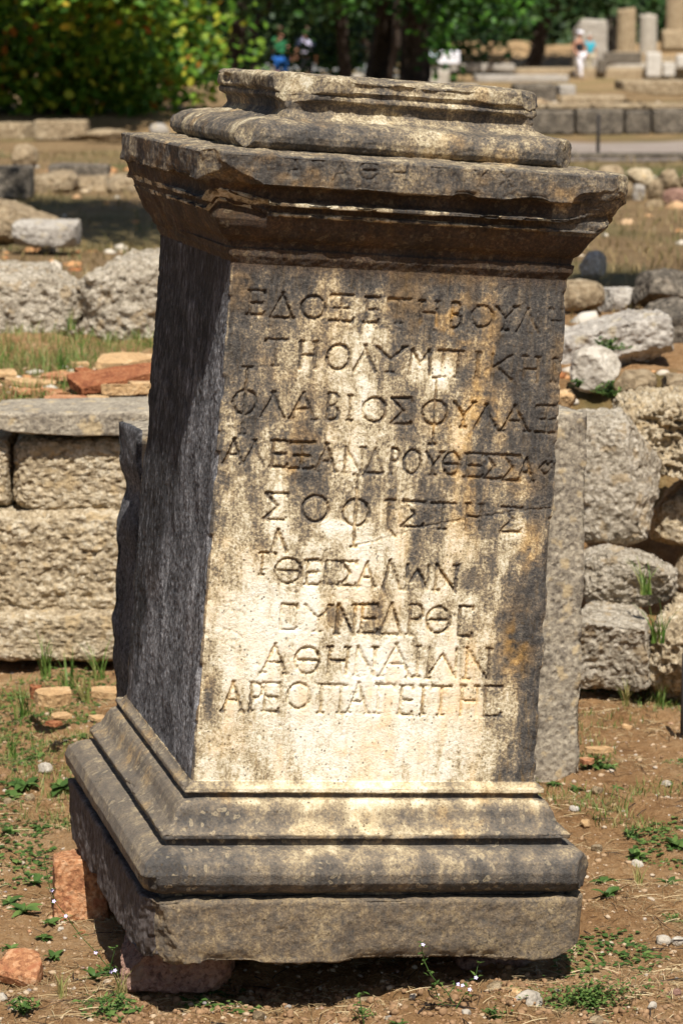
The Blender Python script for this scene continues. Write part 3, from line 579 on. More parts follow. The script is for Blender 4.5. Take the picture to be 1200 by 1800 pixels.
# upright slab behind the pedestal
def slab_behind():
    w_, t_, h_ = .955, .14, .90; nx, ny, nz = 120, 18, 130
    me = rock_mesh((w_, t_, h_), 77, rnd_=0, rough=.0, n=90)
    co = np.zeros(len(me.vertices) * 3, np.float32); me.vertices.foreach_get('co', co); C = co.reshape(-1, 3)
    if 90 not in CG: CG[90] = cubegrid(90)
    V0, Fq = CG[90]; C = V0 * np.array([w_, t_, h_]) / 2
    Nn = vnormals(C, Fq); P_ = C
    e = np.exp(-((np.abs(P_[:, 0]) - w_ / 2) / .012) ** 2) * np.exp(-((np.abs(P_[:, 1]) - t_ / 2) / .012) ** 2)
    C = C + Nn * (.0022 * fbm(P_ * 14, 5, 4) + .0010 * fbm(P_ * 90, 9, 2) - .007 * e * sst(-.2, .6, fbm(P_ * 22, 6, 2)))[:, None]
    lf = P_[:, 0] < -w_ / 2 + .0005
    wob = .011 * fbm(np.stack([P_[:, 1] * 5, P_[:, 1] * 0, P_[:, 2] * 7], -1), 33, 4)
    C[:, 0] += (1 - .7 * sst(.30, .42, P_[:, 2])) * np.exp(-((P_[:, 0] + w_ / 2) / .05) ** 2) * (wob + .02 * np.exp(-((P_[:, 2] - .32) / .05) ** 2) - .01)
    # crack and taper at the foot, right side
    ckz = -.03 + .06 * (P_[:, 0] - .3); m = (P_[:, 1] < -t_ / 2 + .004) & (P_[:, 0] > .2)
    C[:, 1] += m * .006 * np.exp(-((P_[:, 2] - ckz + .01) / .004) ** 2)
    me2 = npmesh('upright_slab', C, Fq, dict(tone=np.full(len(C), .42), lich_lit=np.ones(len(C)), brown=np.zeros(len(C)))); me2.materials.append(M['slab_stone']); me2.materials.append(M['dark']); me2.polygons.foreach_set('material_index', (V0[Fq].mean(1)[:, 0] < -.97).astype(np.int32)); o = link('upright_slab', me2)  # left end's shade painted by the near-black side marble
    a = .35; fr_ = Vector((.5005, 5.68, 0)); ctr = fr_ + Vector((-math.cos(a) * w_ / 2, -math.sin(a) * w_ / 2, 0)) + Vector((-math.sin(a), math.cos(a), 0)) * t_ / 2
    o.location = (ctr.x, ctr.y, .80 - h_ / 2 - .015); o.rotation_euler = (0, R(.6), a)
    tag(o, 'plain upright grey stone slab standing close behind the inscribed pedestal', 'stone slab')
slab_behind()

# ancient wall on the left, three courses
wall = empty('ruined_wall', (-.6, 6.9, 0)); tag(wall, 'low dry laid wall of rough shelly stone blocks at the left', 'wall')
def wallblock(x0, y0, x1, y1, d, n=70, extra=0, **kw):
    s = F / (d / math.cos(PITCH)); a, b = at(x0, y1, d), at(x1, y0, d); W = b.x - a.x - .004; T = .42; H = b.z - a.z - .003
    me = rock_mesh((W, T, H), int(x0 + y0) % 991 + 3, n=n, rnd_=.0, rough=kw.pop('rough', .075), pit=kw.pop('pit', .045), freq=2.4, ncut=0, pw=10, **kw)
    o = link('stone_block', me, M['conglomerate'], wall, ); o.location = Vector(((a.x + b.x) / 2, d + T / 2, (a.z + b.z) / 2)) - wall.location; return o
for bx in [(20, 772, 470, 902, 6.76), (-40, 775, 16, 895, 6.76), (-420, 772, -46, 902, 6.78), (-60, 899, 330, 1083, 6.72), (338, 899, 700, 1083, 6.74), (-520, 899, -66, 1083, 6.76),
           (-20, 1078, 420, 1168, 6.66), (428, 1078, 820, 1168, 6.68), (-420, 1080, -26, 1168, 6.68), (476, 775, 760, 900, 6.78)]:
    wallblock(*bx, n=120 if bx[0] > -100 and bx[0] < 200 else 26)
# grey slab lying along the wall top
o = link('coping_slab', rock_mesh((.66, .34, .062), 12, rnd_=0, rough=.05, n=50, cuts=[(-.9, 0, -.25, .96)]), M['slab_stone'])
p = at(0, 765, 6.72); o.location = (-.53, 6.72 + .17, at(100, 768, 6.72).z + .031); o.rotation_euler = (0, R(-.6), 0)
tag(o, 'long grey marble slab lying flat on top of the left wall', 'stone slab')

RK = [ # right-hand tumbled stones (name, box, d, mat, label, kwargs)
 ('tumbled_block', (1000, 704, 1168, 955), 6.62, 'grey_congl', 'big rounded pale shelly block right behind the upright slab', dict(thick=.30, rnd_=.25, rough=.08, pit=.035, n=80, cuts=[(.7, 0, .7, .84), (.95, 0, -.3, .93)])),
 ('tumbled_block', (1015, 944, 1200, 1066), 6.42, 'grey_congl', 'pointed grey shelly stone under the big rounded block', dict(thick=.25, rnd_=.3, rough=.13, pit=.05, n=60, cuts=[(.6, 0, .8, .7), (-.6, 0, .8, .9)])),
 ('tumbled_block', (1000, 1050, 1158, 1216), 6.22, 'grey_congl', 'flat topped shelly block at the foot of the right rubble', dict(thick=.34, rnd_=.15, rough=.08, pit=.04, n=70, cuts=[(.7, 0, .7, 1.1)])),
 ('tumbled_block', (1092, 672, 1290, 852), 6.75, 'conglomerate', 'deeply pitted brown block at the right edge above the dark gap', dict(thick=.4, rnd_=.15, rough=.14, pit=.22, n=80, freq=2.6)),
 ('tumbled_block', (1150, 1044, 1330, 1240), 6.25, 'conglomerate', 'mossy shelly block at the right edge beside the iron stake', dict(thick=.36, rnd_=.15, rough=.14, pit=.12, n=60)),
 ('tumbled_block', (1150, 836, 1330, 968), 6.85, 'conglomerate', 'dark recessed stone in the gap of the right rubble', dict(thick=.3, rnd_=.2, rough=.12, n=36)),
 ('field_stone', (1188, 960, 1260, 1040), 6.85, 'tan_stone', 'small tan stone wedged at the right edge of the rubble', dict(thick=.1, rnd_=.5, n=26)),
 ('tumbled_block', (965, 538, 1186, 662), 8.0, 'grey_stone', 'large angular pale grey block with a shaded underside on the right bank', dict(thick=.32, rnd_=.1, rough=.12, pit=.05, n=60, cuts=[(-.45, 0, .9, .62), (.75, 0, -.65, .78), (.3, -.6, -.75, .75)])),
 ('field_stone', (1002, 606, 1092, 682), 7.55, 'pale_stone', 'rounded whitish stone below the large angular block', dict(thick=.12, rnd_=.7, rough=.10, n=34)),
 ('field_stone', (1080, 640, 1158, 690), 7.5, 'tan_stone', 'smooth brownish stone right of the rounded whitish stone', dict(thick=.13, rnd_=.8, rough=.05, n=30)),
 ('field_stone', (1160, 652, 1215, 682), 7.55, 'tan_stone', 'low tan stone at the right edge above the pitted block', dict(thick=.1, rnd_=.7, n=26)),
 ('field_stone', (975, 682, 1015, 706), 7.2, 'tantile', 'small yellowish stone against the right side of the pedestal', dict(thick=.06, rnd_=.4, n=20)),
 ('field_stone', (980, 488, 1064, 542), 9.4, 'tan_stone', 'tan rock right beside the top of the pedestal shaft', dict(thick=.18, rnd_=.4, rough=.12, n=30)),
 ('field_stone', (1050, 500, 1130, 548), 9.5, 'grey_stone', 'grey rock between the tan rock and the dark boulder', dict(thick=.2, rnd_=.4, rough=.12, n=30)),
 ('field_stone', (1110, 468, 1235, 540), 9.3, 'dark_stone', 'boulder painted dark for shade at the right edge on the dry slope', dict(thick=.25, rnd_=.5, rough=.12, n=34)),  # shade on the boulder put into its dark stone colour
 ('field_stone', (1020, 440, 1068, 482), 10.6, 'grey_stone', 'small pale stone alone on the dry grass under the cornice', dict(thick=.1, rnd_=.4, rough=.14, n=26)),
 ('tumbled_block', (1120, 520, 1290, 620), 8.7, 'dark_stone', 'shaded dark block behind the large angular block at right', dict(thick=.3, rnd_=.2, rough=.12, n=30)),  # dark stone colour stands for the shade on this block
 # left middle
 ('fallen_block', (-110, 448, 146, 618), 8.72, 'grey_congl', 'massive eroded grey block at the left edge behind the tiles', dict(thick=.5, rnd_=.1, rough=.10, pit=.06, n=60, ncut=4, pw=6, cuts=[(.7, 0, .7, .97)])),
 ('fallen_block', (132, 430, 360, 618), 8.72, 'grey_congl', 'massive eroded grey block next to the pedestal flank', dict(thick=.5, rnd_=.1, rough=.13, pit=.06, n=60, ncut=5, pw=6, cuts=[(-.5, 0, .85, .92)])),
 ('fallen_block', (138, 484, 176, 508), 9.3, 'pale_stone', 'small white stone between the two massive grey blocks', dict(thick=.08, rnd_=.4, n=20)),
 ('fallen_block', (-60, 345, 95, 428), 12.5, 'tan_stone', 'sloping tan rock lying at the left edge of the frame', dict(thick=.4, rnd_=.2, rough=.12, n=40, cuts=[(.6, 0, .8, .55)])),
 ('fallen_block', (20, 384, 134, 428), 12.2, 'grey_stone', 'flat grey slab lying in front of the sloping tan rock', dict(thick=.3, rnd_=.1, rough=.10, n=40)),
 ('fallen_block', (-30, 290, 52, 346), 16.2, 'dark_stone', 'dark square block at the left edge in front of the pale rubble', dict(thick=.3, rnd_=.0, rough=.05, n=20)),
 ('fallen_block', (52, 298, 130, 340), 17.0, 'tan_stone', 'pale tan block right of the dark square block', dict(thick=.4, rnd_=.2, rough=.12, n=26)),
 ('fallen_block', (112, 306, 200, 338), 17.3, 'tan_stone', 'pale flat block in the middle of the left rubble row', dict(thick=.4, rnd_=.2, rough=.12, n=26)),
 ('fallen_block', (186, 304, 262, 342), 17.0, 'tan_stone', 'pale block of the rubble row nearest the pedestal', dict(thick=.4, rnd_=.2, rough=.12, n=26)),
 ('fallen_block', (84, 286, 190, 312), 18.2, 'dark_stone', 'long dark block lying behind the left rubble row', dict(thick=.3, rnd_=.1, n=26)),
 ('fallen_block', (18, 254, 66, 292), 19.5, 'tan_stone', 'rounded reddish rock on the dry ground before the bush', dict(thick=.2, rnd_=.6, n=26)),
 ('fallen_block', (60, 210, 152, 243), 25.0, 'tan_stone', 'pale squared block at the foot of the big bush', dict(thick=.4, rnd_=.0, rough=.06, n=26)),
 ('fallen_block', (-40, 215, 56, 244), 25.6, 'tan_stone', 'tan block at the left edge under the big bush', dict(thick=.4, rnd_=.1, n=20)),
 ('fallen_block', (148, 226, 232, 246), 24.2, 'tan_stone', 'low tan stone under the right end of the bush', dict(thick=.3, rnd_=.3, n=20)),
 ('fallen_block', (262, 216, 298, 238), 23.5, 'grey_stone', 'small round grey stone just left of the crown moulding', dict(thick=.15, rnd_=.6, n=20)),
]
for nm, bx, d_, mt, lb, kw in RK: rock(nm, bx, d_, mt, lb, **kw)
# row of cobbles at right
COB = [(1050, 290, 1098, 318, 'tan cobble farthest left in the right cobble heap'), (1100, 294, 1150, 326, 'large round tan cobble on top of the right cobble heap'), (1152, 298, 1200, 330, 'cobble at the right edge on top of the heap'),
       (1110, 322, 1134, 350, 'small cobble under the large round tan one'), (1134, 316, 1166, 350, 'upright cobble in the middle of the right cobble heap'), (1166, 330, 1225, 356, 'flat reddish slab at the right edge of the cobble heap'), (1080, 316, 1112, 344, 'cobble low on the left end of the right heap'), (1134, 350, 1166, 366, 'flat tan stone lying below the right cobble heap'), (1196, 296, 1250, 330, 'cobble just past the right edge of the heap')]
for i, (a, b, c, d_, lb) in enumerate(COB):
    rock('cobble', (a, b, c, d_), 15.6 if i in (5, 7) else 16.0 + .1 * (i % 3), ['tan_stone', 'conglomerate', 'tan_stone', 'grey_stone', 'tan_stone', 'pink', 'tan_stone', 'tan_stone', 'tan_stone'][i], lb, 'cobble', group='cobbles heaped at the right', n=20, rnd_=.55, rough=.12)
# stones that carry the pedestal and bricks beside it
rock('support_stone', (205, 1622, 408, 1728), 4.36, 'pink', 'pinkish rough stone wedged under the front left corner of the pedestal', thick=.26, rnd_=.0, rough=.08, pit=.04, n=60, cuts=[(-.8, -.3, .5, .9)], kh=.3, ncut=2)
rock('support_stone', (800, 1664, 955, 1744), 4.50, 'pink', 'shaded brown stone under the right end of the pedestal', thick=.25, rnd_=.0, rough=.08, n=40, kh=.3, ncut=3)
rock('brick_fragment', (84, 1492, 190, 1608), 4.78, 'orange', 'orange brick chunk touching the left side of the plinth', thick=.11, rz=.12, tilt=(-.12, .0), rnd_=.0, rough=.05, pit=.03, n=60, kh=.9, ncut=3)
rock('support_stone', (520, 1690, 700, 1740), 4.75, 'dark_stone', 'dark stone deep in the shadow under the pedestal', thick=.25, rnd_=.1, rough=.1, n=30, kh=.2)
rock('support_stone', (240, 1560, 420, 1640), 4.95, 'dark_stone', 'hidden back stone carrying the left rear of the plinth', thick=.25, rnd_=.1, rough=.1, n=24, kh=.2).location.z -= .01

# tile debris on the terrace
def shard(px, py, d, w_, dep, th_, yaw, tilt, mat, label, name='tile_fragment', grp='broken roof tiles heaped on the wall top'):
    seed = int(px * 3 + py); r = np.random.RandomState(seed)
    cuts = [(math.cos(a), math.sin(a), 0, r.uniform(.7, .95)) for a in r.uniform(0, 6.28, 4)]
    me = rock_mesh((w_, dep, th_), seed, rnd_=0, rough=.12, n=22, cuts=cuts, freq=.7)
    p = at(px, py, d); o = link(name, me, M[mat]); o.location = (p.x, d, p.z); o.rotation_euler = (tilt[0], tilt[1], yaw)
    tag(o, label, 'tile fragment' if 'tile' in name else 'stone', grp); return o
TS = [(222, 634, 7.55, .17, .12, .022, .1, (.15, .0), 'tantile', 'pale orange tile piece topmost beside the pedestal flank'),
 (200, 664, 7.35, .24, .14, .028, .15, (.2, -.12), 'redtile', 'long red brown tile piece under the pale topmost one'),
 (212, 684, 7.22, .10, .05, .028, .05, (0, 0), 'tantile', 'narrow pale brick edge below the long red tile'),
 (250, 682, 7.25, .08, .07, .03, -.1, (0, 0), 'tantile', 'orange brick end against the pedestal flank'),
 (120, 706, 7.12, .14, .10, .018, .5, (.1, .1), 'orange', 'orange tile piece flat behind the grey coping slab'),
 (172, 704, 7.14, .06, .05, .02, .2, (.1, 0), 'tantile', 'small orange tile piece right of the flat orange one'),
 (186, 708, 7.1, .05, .04, .012, -.2, (.1, 0), 'tantile', 'thin cream tile chip at the end of the coping slab'),
 (38, 712, 7.1, .09, .06, .014, .1, (.15, 0), 'tantile', 'cream oval tile chip behind the left end of the coping slab'),
 (95, 690, 7.3, .07, .06, .012, .8, (.2, .1), 'orange', 'small orange tile chip left of the long red tile'),
 (54, 672, 7.5, .14, .06, .014, .0, (.1, .05), 'tantile', 'long dusty orange tile chip in the grass'),
 (112, 662, 7.6, .12, .07, .015, -.1, (.1, 0), 'orange', 'weathered orange tile left of the topmost pile'),
 (6, 656, 7.7, .07, .06, .014, .3, (.1, 0), 'tantile', 'yellowish tile chip at the left edge of the terrace'),
 (150, 660, 7.55, .05, .05, .03, .3, (.3, 0), 'redtile', 'red broken brick corner left of the pile'),
 (40, 688, 7.35, .06, .05, .012, .3, (.1, 0), 'orange', 'orange tile chip near the left edge of the terrace'),
 (140, 640, 7.9, .05, .04, .012, .3, (.1, 0), 'tantile', 'sandy tile chip lying in the green grass')]
for t_ in TS: shard(*t_)
G2 = 'tile pieces on the soil before the wall'
for t_ in [(92, 1226, 6.05, .085, .07, .028, .2, (.1, 0), 'tantile', 'pinkish tile lump in the grass before the left wall'), (192, 1218, 6.1, .08, .06, .014, .1, (.1, .05), 'tantile', 'flat pale tile piece touching the slab behind the pedestal'),
           (108, 1258, 5.9, .05, .04, .01, .5, (0, 0), 'tantile', 'small pale tile chip under the pinkish lump'), (96, 1272, 5.85, .04, .03, .008, -.4, (0, 0), 'redtile', 'dark red tile chip in the weeds left of the mouldings'),
           (62, 1216, 6.1, .03, .04, .03, 0, (0, 0), 'redtile', 'dark red brick chip left of the pinkish lump'), (175, 1262, 5.9, .03, .05, .01, .9, (0, 0), 'tantile', 'upright pale tile sliver near the plinth corner')]:
    shard(*t_, grp=G2)
for t_ in [(1052, 1318, 5.75, .06, .03, .01, .1, (0, 0), 'tantile', 'flat orange tile chip by the dry tuft right of the slab'), (1032, 1578 - 240, 5.7, .03, .03, .01, .1, (0, 0), 'orange', 'tiny orange chip at the foot of the upright slab')]:
    shard(*t_, grp=G2)

shard(44, 1698, ground_d(1698, .012), .082, .075, .026, -.4, (.42, .12), 'orange', 'flat orange red tile fragment lying on soil at lower left', grp=None)
# loose pebbles one can point to
PB = [(80, 1368, 38, 24, 'pale_stone', 'round cream pebble left of the base mouldings'), (15, 1415, 20, 14, 'tan_stone', 'tan pebble at the left edge beside the weeds'), (53, 1408, 24, 14, 'tan_stone', 'small tan pebble under the cream pebble'),
 (2, 1762, 26, 60, 'grey_stone', 'grey stone cut by the lower left corner of the frame'), (145, 1632, 14, 10, 'orange', 'orange pebble left of the pinkish support stone'), (107, 1626, 14, 10, 'pale_stone', 'white pebble between two small weeds at left'),
 (818, 1778, 24, 26, 'pale_stone', 'pale standing pebble below the flowering sprig'), (645 + 280, 1768, 60, 24, 'pale_stone', 'white flat stone in the clover under the pedestal'), (1052, 1792, 36, 22, 'tan_stone', 'tan stone at the bottom edge right of the clover'),
 (1145, 1786, 22, 12, 'pale_stone', 'oval pale pebble at the bottom right'), (1184, 1768, 26, 16, 'pink', 'pinkish pebble at the bottom right corner'), (1164, 1652, 30, 14, 'pale_stone', 'flat whitish pebble in the middle of the right soil'), (1190, 1648, 26, 16, 'pale_stone', 'whitish pebble at the right edge beside the flat one'),
 (1048, 1504, 24, 14, 'tan_stone', 'tan pebble right of the torus moulding'), (1008, 1443, 20, 12, 'grey_stone', 'grey pebble right of the mouldings'), (1028, 1458, 24, 8, 'tantile', 'flat orange chip on the soil right of the mouldings'), (683, 1782, 18, 12, 'grey_stone', 'grey pebble at the bottom edge under the pedestal middle'), (506, 1765, 14, 10, 'grey_stone', 'blue grey pebble on the raw soil in front'),
 (455, 1790, 30, 12, 'tan_stone', 'flat tan pebble at the bottom edge left of the middle'), (462, 1780, 14, 8, 'pale_stone', 'white chip on the raw soil in front'), (1120, 1522, 30, 18, 'pale_stone', 'cream pebble among the weeds at right'), (1050, 1402, 26, 12, 'tan_stone', 'tan pebble below the dry grass tuft'),
 (1170, 1388, 22, 9, 'pale_stone', 'small pale pebble near the iron stake'), (1100, 1280, 24, 10, 'tantile', 'orange chip on soil before the right rubble'), (870, 1742, 34, 16, 'tan_stone', 'tan pebble touching the brown support stone'), (905, 1748, 30, 14, 'tantile', 'orange pebble at the left end of the clover'), (640, 1745, 24, 18, 'tan_stone', 'brown pebble at the edge of the pedestal shadow'), (428, 1740, 26, 22, 'tan_stone', 'soil coloured pebble beside the pinkish support stone')]
for (px, py, w_, h_, mt, lb) in PB:
    d_ = ground_d(py, 0.0); s = F / (d_ / math.cos(PITCH)); W = w_ / s; me = rock_mesh((W, W * .8, W * .62), int(px + py), rnd_=.75, rough=.12, n=16)
    p = at(px, py, d_); o = link('pebble', me, M[mt]); o.location = (p.x, d_, zt(p.x, d_) + W * .14); o.rotation_euler = (0, rnd.uniform(-.2, .2), rnd.uniform(0, 3)); tag(o, lb, 'pebble', 'pebbles scattered on the soil')

# ------------------------------------------------------------------ gravel, clods and straw too many to count
def scatter(n, fx, proto, mat, name, label, zf=None, tint=None):
    Vp, Fp = proto; k = len(Vp); VV = np.zeros((n, k, 3)); r = np.random.RandomState(len(name) + n); T = np.zeros((n, k))
    for i in range(n):
        x, y, s, sc = fx(r); a = r.uniform(0, 6.28); c, q = math.cos(a), math.sin(a); W = Vp * (np.array(sc) * s)
        jit = 1 + r.uniform(-.25, .25, (k, 1)); W = W * jit if name != 'straw' else W
        tl = r.uniform(-.35, .35); W = np.stack([W[:, 0], W[:, 1] * math.cos(tl) - W[:, 2] * math.sin(tl), W[:, 1] * math.sin(tl) + W[:, 2] * math.cos(tl)], -1)
        VV[i] = np.stack([W[:, 0] * c - W[:, 1] * q + x, W[:, 0] * q + W[:, 1] * c + y, W[:, 2]], -1); T[i] = r.rand()
    xy = VV.mean(1); zz = zterr(xy[:, 0], xy[:, 1]); VV[:, :, 2] += zz[:, None] + (zf or 0)
    FF = (Fp[None] + (np.arange(n) * k)[:, None, None]).reshape(-1, Fp.shape[1])
    me = npmesh(name, VV.reshape(-1, 3), FF, dict(tint=T.ravel())); o = link(name, me, mat, smooth=False); tag(o, label, name.replace('_', ' '), kind='stuff'); return o
bm = bmesh.new(); bmesh.ops.create_icosphere(bm, subdivisions=1, radius=1); bm.faces.ensure_lookup_table()
ICO = (np.array([v.co[:] for v in bm.verts]), np.array([[v.index for v in f.verts] for f in bm.faces])); bm.free()
def in_view(r, y0, y1, m=1.12):
    while True:
        y = y0 + (y1 - y0) * r.rand() ** 1.2; x = r.uniform(-1, 1) * 600 / F * y * m
        return x, y
def gx(r): x, y = in_view(r, 3.95, 7.0); return x, y, .0015 + .006 * r.rand() ** 6, (1, .8, .6)
t = NT('gravel_mixed'); gm = t.done(t.mix(t.mad(t.noise(150, 4), .5, -.1), t.ramp(t.attr('tint'), [(0, (.18, .105, .055)), (.4, (.36, .235, .13)), (.7, (.50, .38, .25)), (.93, (.46, .40, .32)), (.96, (.42, .2, .09)), (1, (.24, .23, .22))]), (.16, .1, .06)))
scatter(12000, gx, ICO, gm, 'gravel', 'fine gravel and soil crumbs strewn over the bare ground')
SB = (np.array([[-1, 0, 0], [-1, .035, .02], [-.3, .03, .05], [-.3, .065, .07], [.4, .0, .06], [.4, .035, .08], [1, -.03, .0], [1, -.01, .03]]), np.array([[0, 2, 3, 1], [2, 4, 5, 3], [4, 6, 7, 5]]))
def gp(r):
    x, y = in_view(r, 4.0, 6.8); return x, y, .003 + .007 * r.rand() ** 2.5, (1, .85, .55)
scatter(1500, gp, ICO, gm, 'small_pebbles', 'small rounded pebbles half sunk in the soil')
def gtw(r):
    x, y = in_view(r, 4.0, 6.8); return x, y, .012 + .03 * r.rand() ** 2, (1, .8 + r.rand(), .9)
scatter(1300, gtw, SB, M['bark'], 'twigs', 'dark dry twigs and leaf litter on the soil', zf=.002)
def gc(r): return r.uniform(-.36, .55), 4.16 + .3 * r.rand(), .003 + .006 * r.rand() ** 3, (1, .9, .8)
t = NT('clod'); cm = t.done(t.ramp(t.noise(90, 5), [(.3, (.14, .08, .038)), (.7, (.36, .22, .12))]))
scatter(1600, gc, ICO, cm, 'soil_clods', 'crumbly soil clods in front of the pedestal')
SB[0][:, 1] *= 1.0
def gs(r):
    for _ in range(9):
        x, y = in_view(r, 3.95, 6.9)
        if mn_.noise((x * 4, y * 4, 1.)) * 1.5 + r.uniform(-.45, .45) > .12: break
    return x, y, .004 + .024 * r.rand() ** 3, (1, 1.2 + .6 * r.rand(), .8)
scatter(22000, gs, SB, M['straw'], 'straw', 'dry straw and stalk litter on the soil', zf=.003)

# ------------------------------------------------------------------ plants
def leafmesh(L, W, fold=.25, curl=.2, n=4):
    """a pointed oval leaf along +x, folded on its midrib"""
    V = []; Fs = []
    for i in range(n + 1):
        t = i / n; w_ = W * math.sin(math.pi * min(.97, .06 + t * .91)) ** .8 * (1 - .25 * t); z = curl * L * (t - t * t * 1.6)
        V += [(t * L, -w_ / 2, z + fold * w_ / 2), (t * L, 0, z), (t * L, w_ / 2, z + fold * w_ / 2)]
    for i in range(n):
        a = i * 3; Fs += [(a, a + 3, a + 4, a + 1), (a + 1, a + 4, a + 5, a + 2)]
    return np.array(V), np.array(Fs)
class Plant:
    def __init__(s): s.V = []; s.F = []; s.T = []; s.n = 0
    def add(s, V, Fq, M_, tint):
        V = np.asarray(V); s.V.append(V @ np.array(M_.to_3x3()).T + np.array(M_.translation)); s.F.append(np.asarray(Fq) + s.n); s.n += len(V); s.T.append(np.full(len(V), tint))
    def stem(s, pts, r0, r1, tint=.4):
        n = len(pts); V = []; Fs = []
        for i, p in enumerate(pts):
            r = r0 + (r1 - r0) * i / (n - 1)
            for k in range(4): V.append((p[0] + r * math.cos(k * 1.571), p[1] + r * math.sin(k * 1.571), p[2]))
        for i in range(n - 1):
            for k in range(4): a = i * 4 + k; b = i * 4 + (k + 1) % 4; Fs.append((a, b, b + 4, a + 4))
        s.add(V, Fs, Matrix.Identity(4), tint)
    def mesh(s, name): return npmesh(name, np.concatenate(s.V), np.concatenate(s.F), dict(tint=np.concatenate(s.T)))
def rosette(n, L, seed, up=.5, wd=.42):
    r = random.Random(seed); P_ = Plant()
    for i in range(n):
        l = L * r.uniform(.35, 1.1); V, Fq = leafmesh(l, l * wd * r.uniform(.8, 1.2), .3, .3)
        m = Matrix.Translation((r.uniform(-.1, .1) * L, r.uniform(-.1, .1) * L, L * .05)) @ Matrix.Rotation(i * 2.4 + r.uniform(-.4, .4), 4, 'Z') @ Matrix.Rotation(-r.uniform(.08, up), 4, 'Y') @ Matrix.Rotation(r.uniform(-.4, .4), 4, 'X')
        P_.add(V, Fq, m, r.uniform(.1, .9))
    return P_.mesh('weed')
def bushy(n, L, h, seed, leaf=.014):
    """sprawling sprigs with many small leaves"""
    r = random.Random(seed); P_ = Plant()
    for i in range(n):
        a = r.uniform(0, 6.28); el = r.uniform(.15, 1.2); l = L * r.uniform(.5, 1); pts = []
        for k in range(6):
            t = k / 5; pts.append((math.cos(a) * l * t * math.cos(el), math.sin(a) * l * t * math.cos(el), h * math.sin(el) * t * (1.2 - .4 * t)))
        P_.stem(pts, .0012, .0005)
        for p in pts[1:]:
            for q in range(3):
                V, Fq = leafmesh(leaf * r.uniform(.6, 1.2), leaf * .6, .3, .2, 2)
                P_.add(V, Fq, Matrix.Translation(p) @ Matrix.Rotation(r.uniform(0, 6.28), 4, 'Z') @ Matrix.Rotation(-r.uniform(-.2, .8), 4, 'Y') @ Matrix.Rotation(r.uniform(-.6, .6), 4, 'X'), r.uniform(.1, 1))
    return P_.mesh('weed')
def tuft(n, L, seed, dry=.5):
    r = random.Random(seed); P_ = Plant()
    for i in range(n):
        a = r.uniform(0, 6.28); l = L * r.uniform(.5, 1.1); ln = r.uniform(.1, .7); V = []; w_ = l * .018 + .0008; x0, y0 = r.uniform(-.15, .15) * L, r.uniform(-.1, .1) * L
        for k in range(5):
            t = k / 4; o_ = ln * l * t * t; z = l * t * (1 - .3 * ln * t); wk = w_ * (1 - t * .9)
            V += [(x0 + math.cos(a) * o_ - math.sin(a) * wk, y0 + math.sin(a) * o_ + math.cos(a) * wk, z), (x0 + math.cos(a) * o_ + math.sin(a) * wk, y0 + math.sin(a) * o_ - math.cos(a) * wk, z)]
        P_.add(V, [(2 * k, 2 * k + 1, 2 * k + 3, 2 * k + 2) for k in range(4)], Matrix.Identity(4), min(1, max(0, r.gauss(dry, .25))))
    return P_.mesh('grass_tuft')
protos = {('r', k): rosette(11 + 2 * k, .95, k, .6 + .1 * (k % 3), .5) for k in range(5)}
def put_plant(kind, px, py, w_, label, z=None, name=None, cat='weed', group='small weeds on the soil'):
    d_ = ground_d(py, z or 0.0); p = at(px, py, d_); s = F / (d_ / math.cos(PITCH)); W = w_ / s; seed = int(px * 5 + py)
    if kind == 'r': me = protos[('r', seed % 5)]; sc = W * .58; mt = 'weed'
    elif kind == 'b': me = bushy(10, W * .55, W * .45, seed, min(.02, W * .12)); sc = 1; mt = 'weed'
    elif kind == 'g': me = tuft(22, W, seed, .3); sc = 1; mt = 'grass'
    elif kind == 'd': me = tuft(26, W, seed, .95); sc = 1; mt = 'grass'
    o = link(name or {'r': 'weed', 'b': 'weed', 'g': 'grass_tuft', 'd': 'dry_tuft'}[kind], me, M[mt], smooth=True)
    o.location = (p.x, d_, zt(p.x, d_) - .002); o.scale = (sc,) * 3; o.rotation_euler = (0, 0, seed % 6); tag(o, label, cat, group); return o
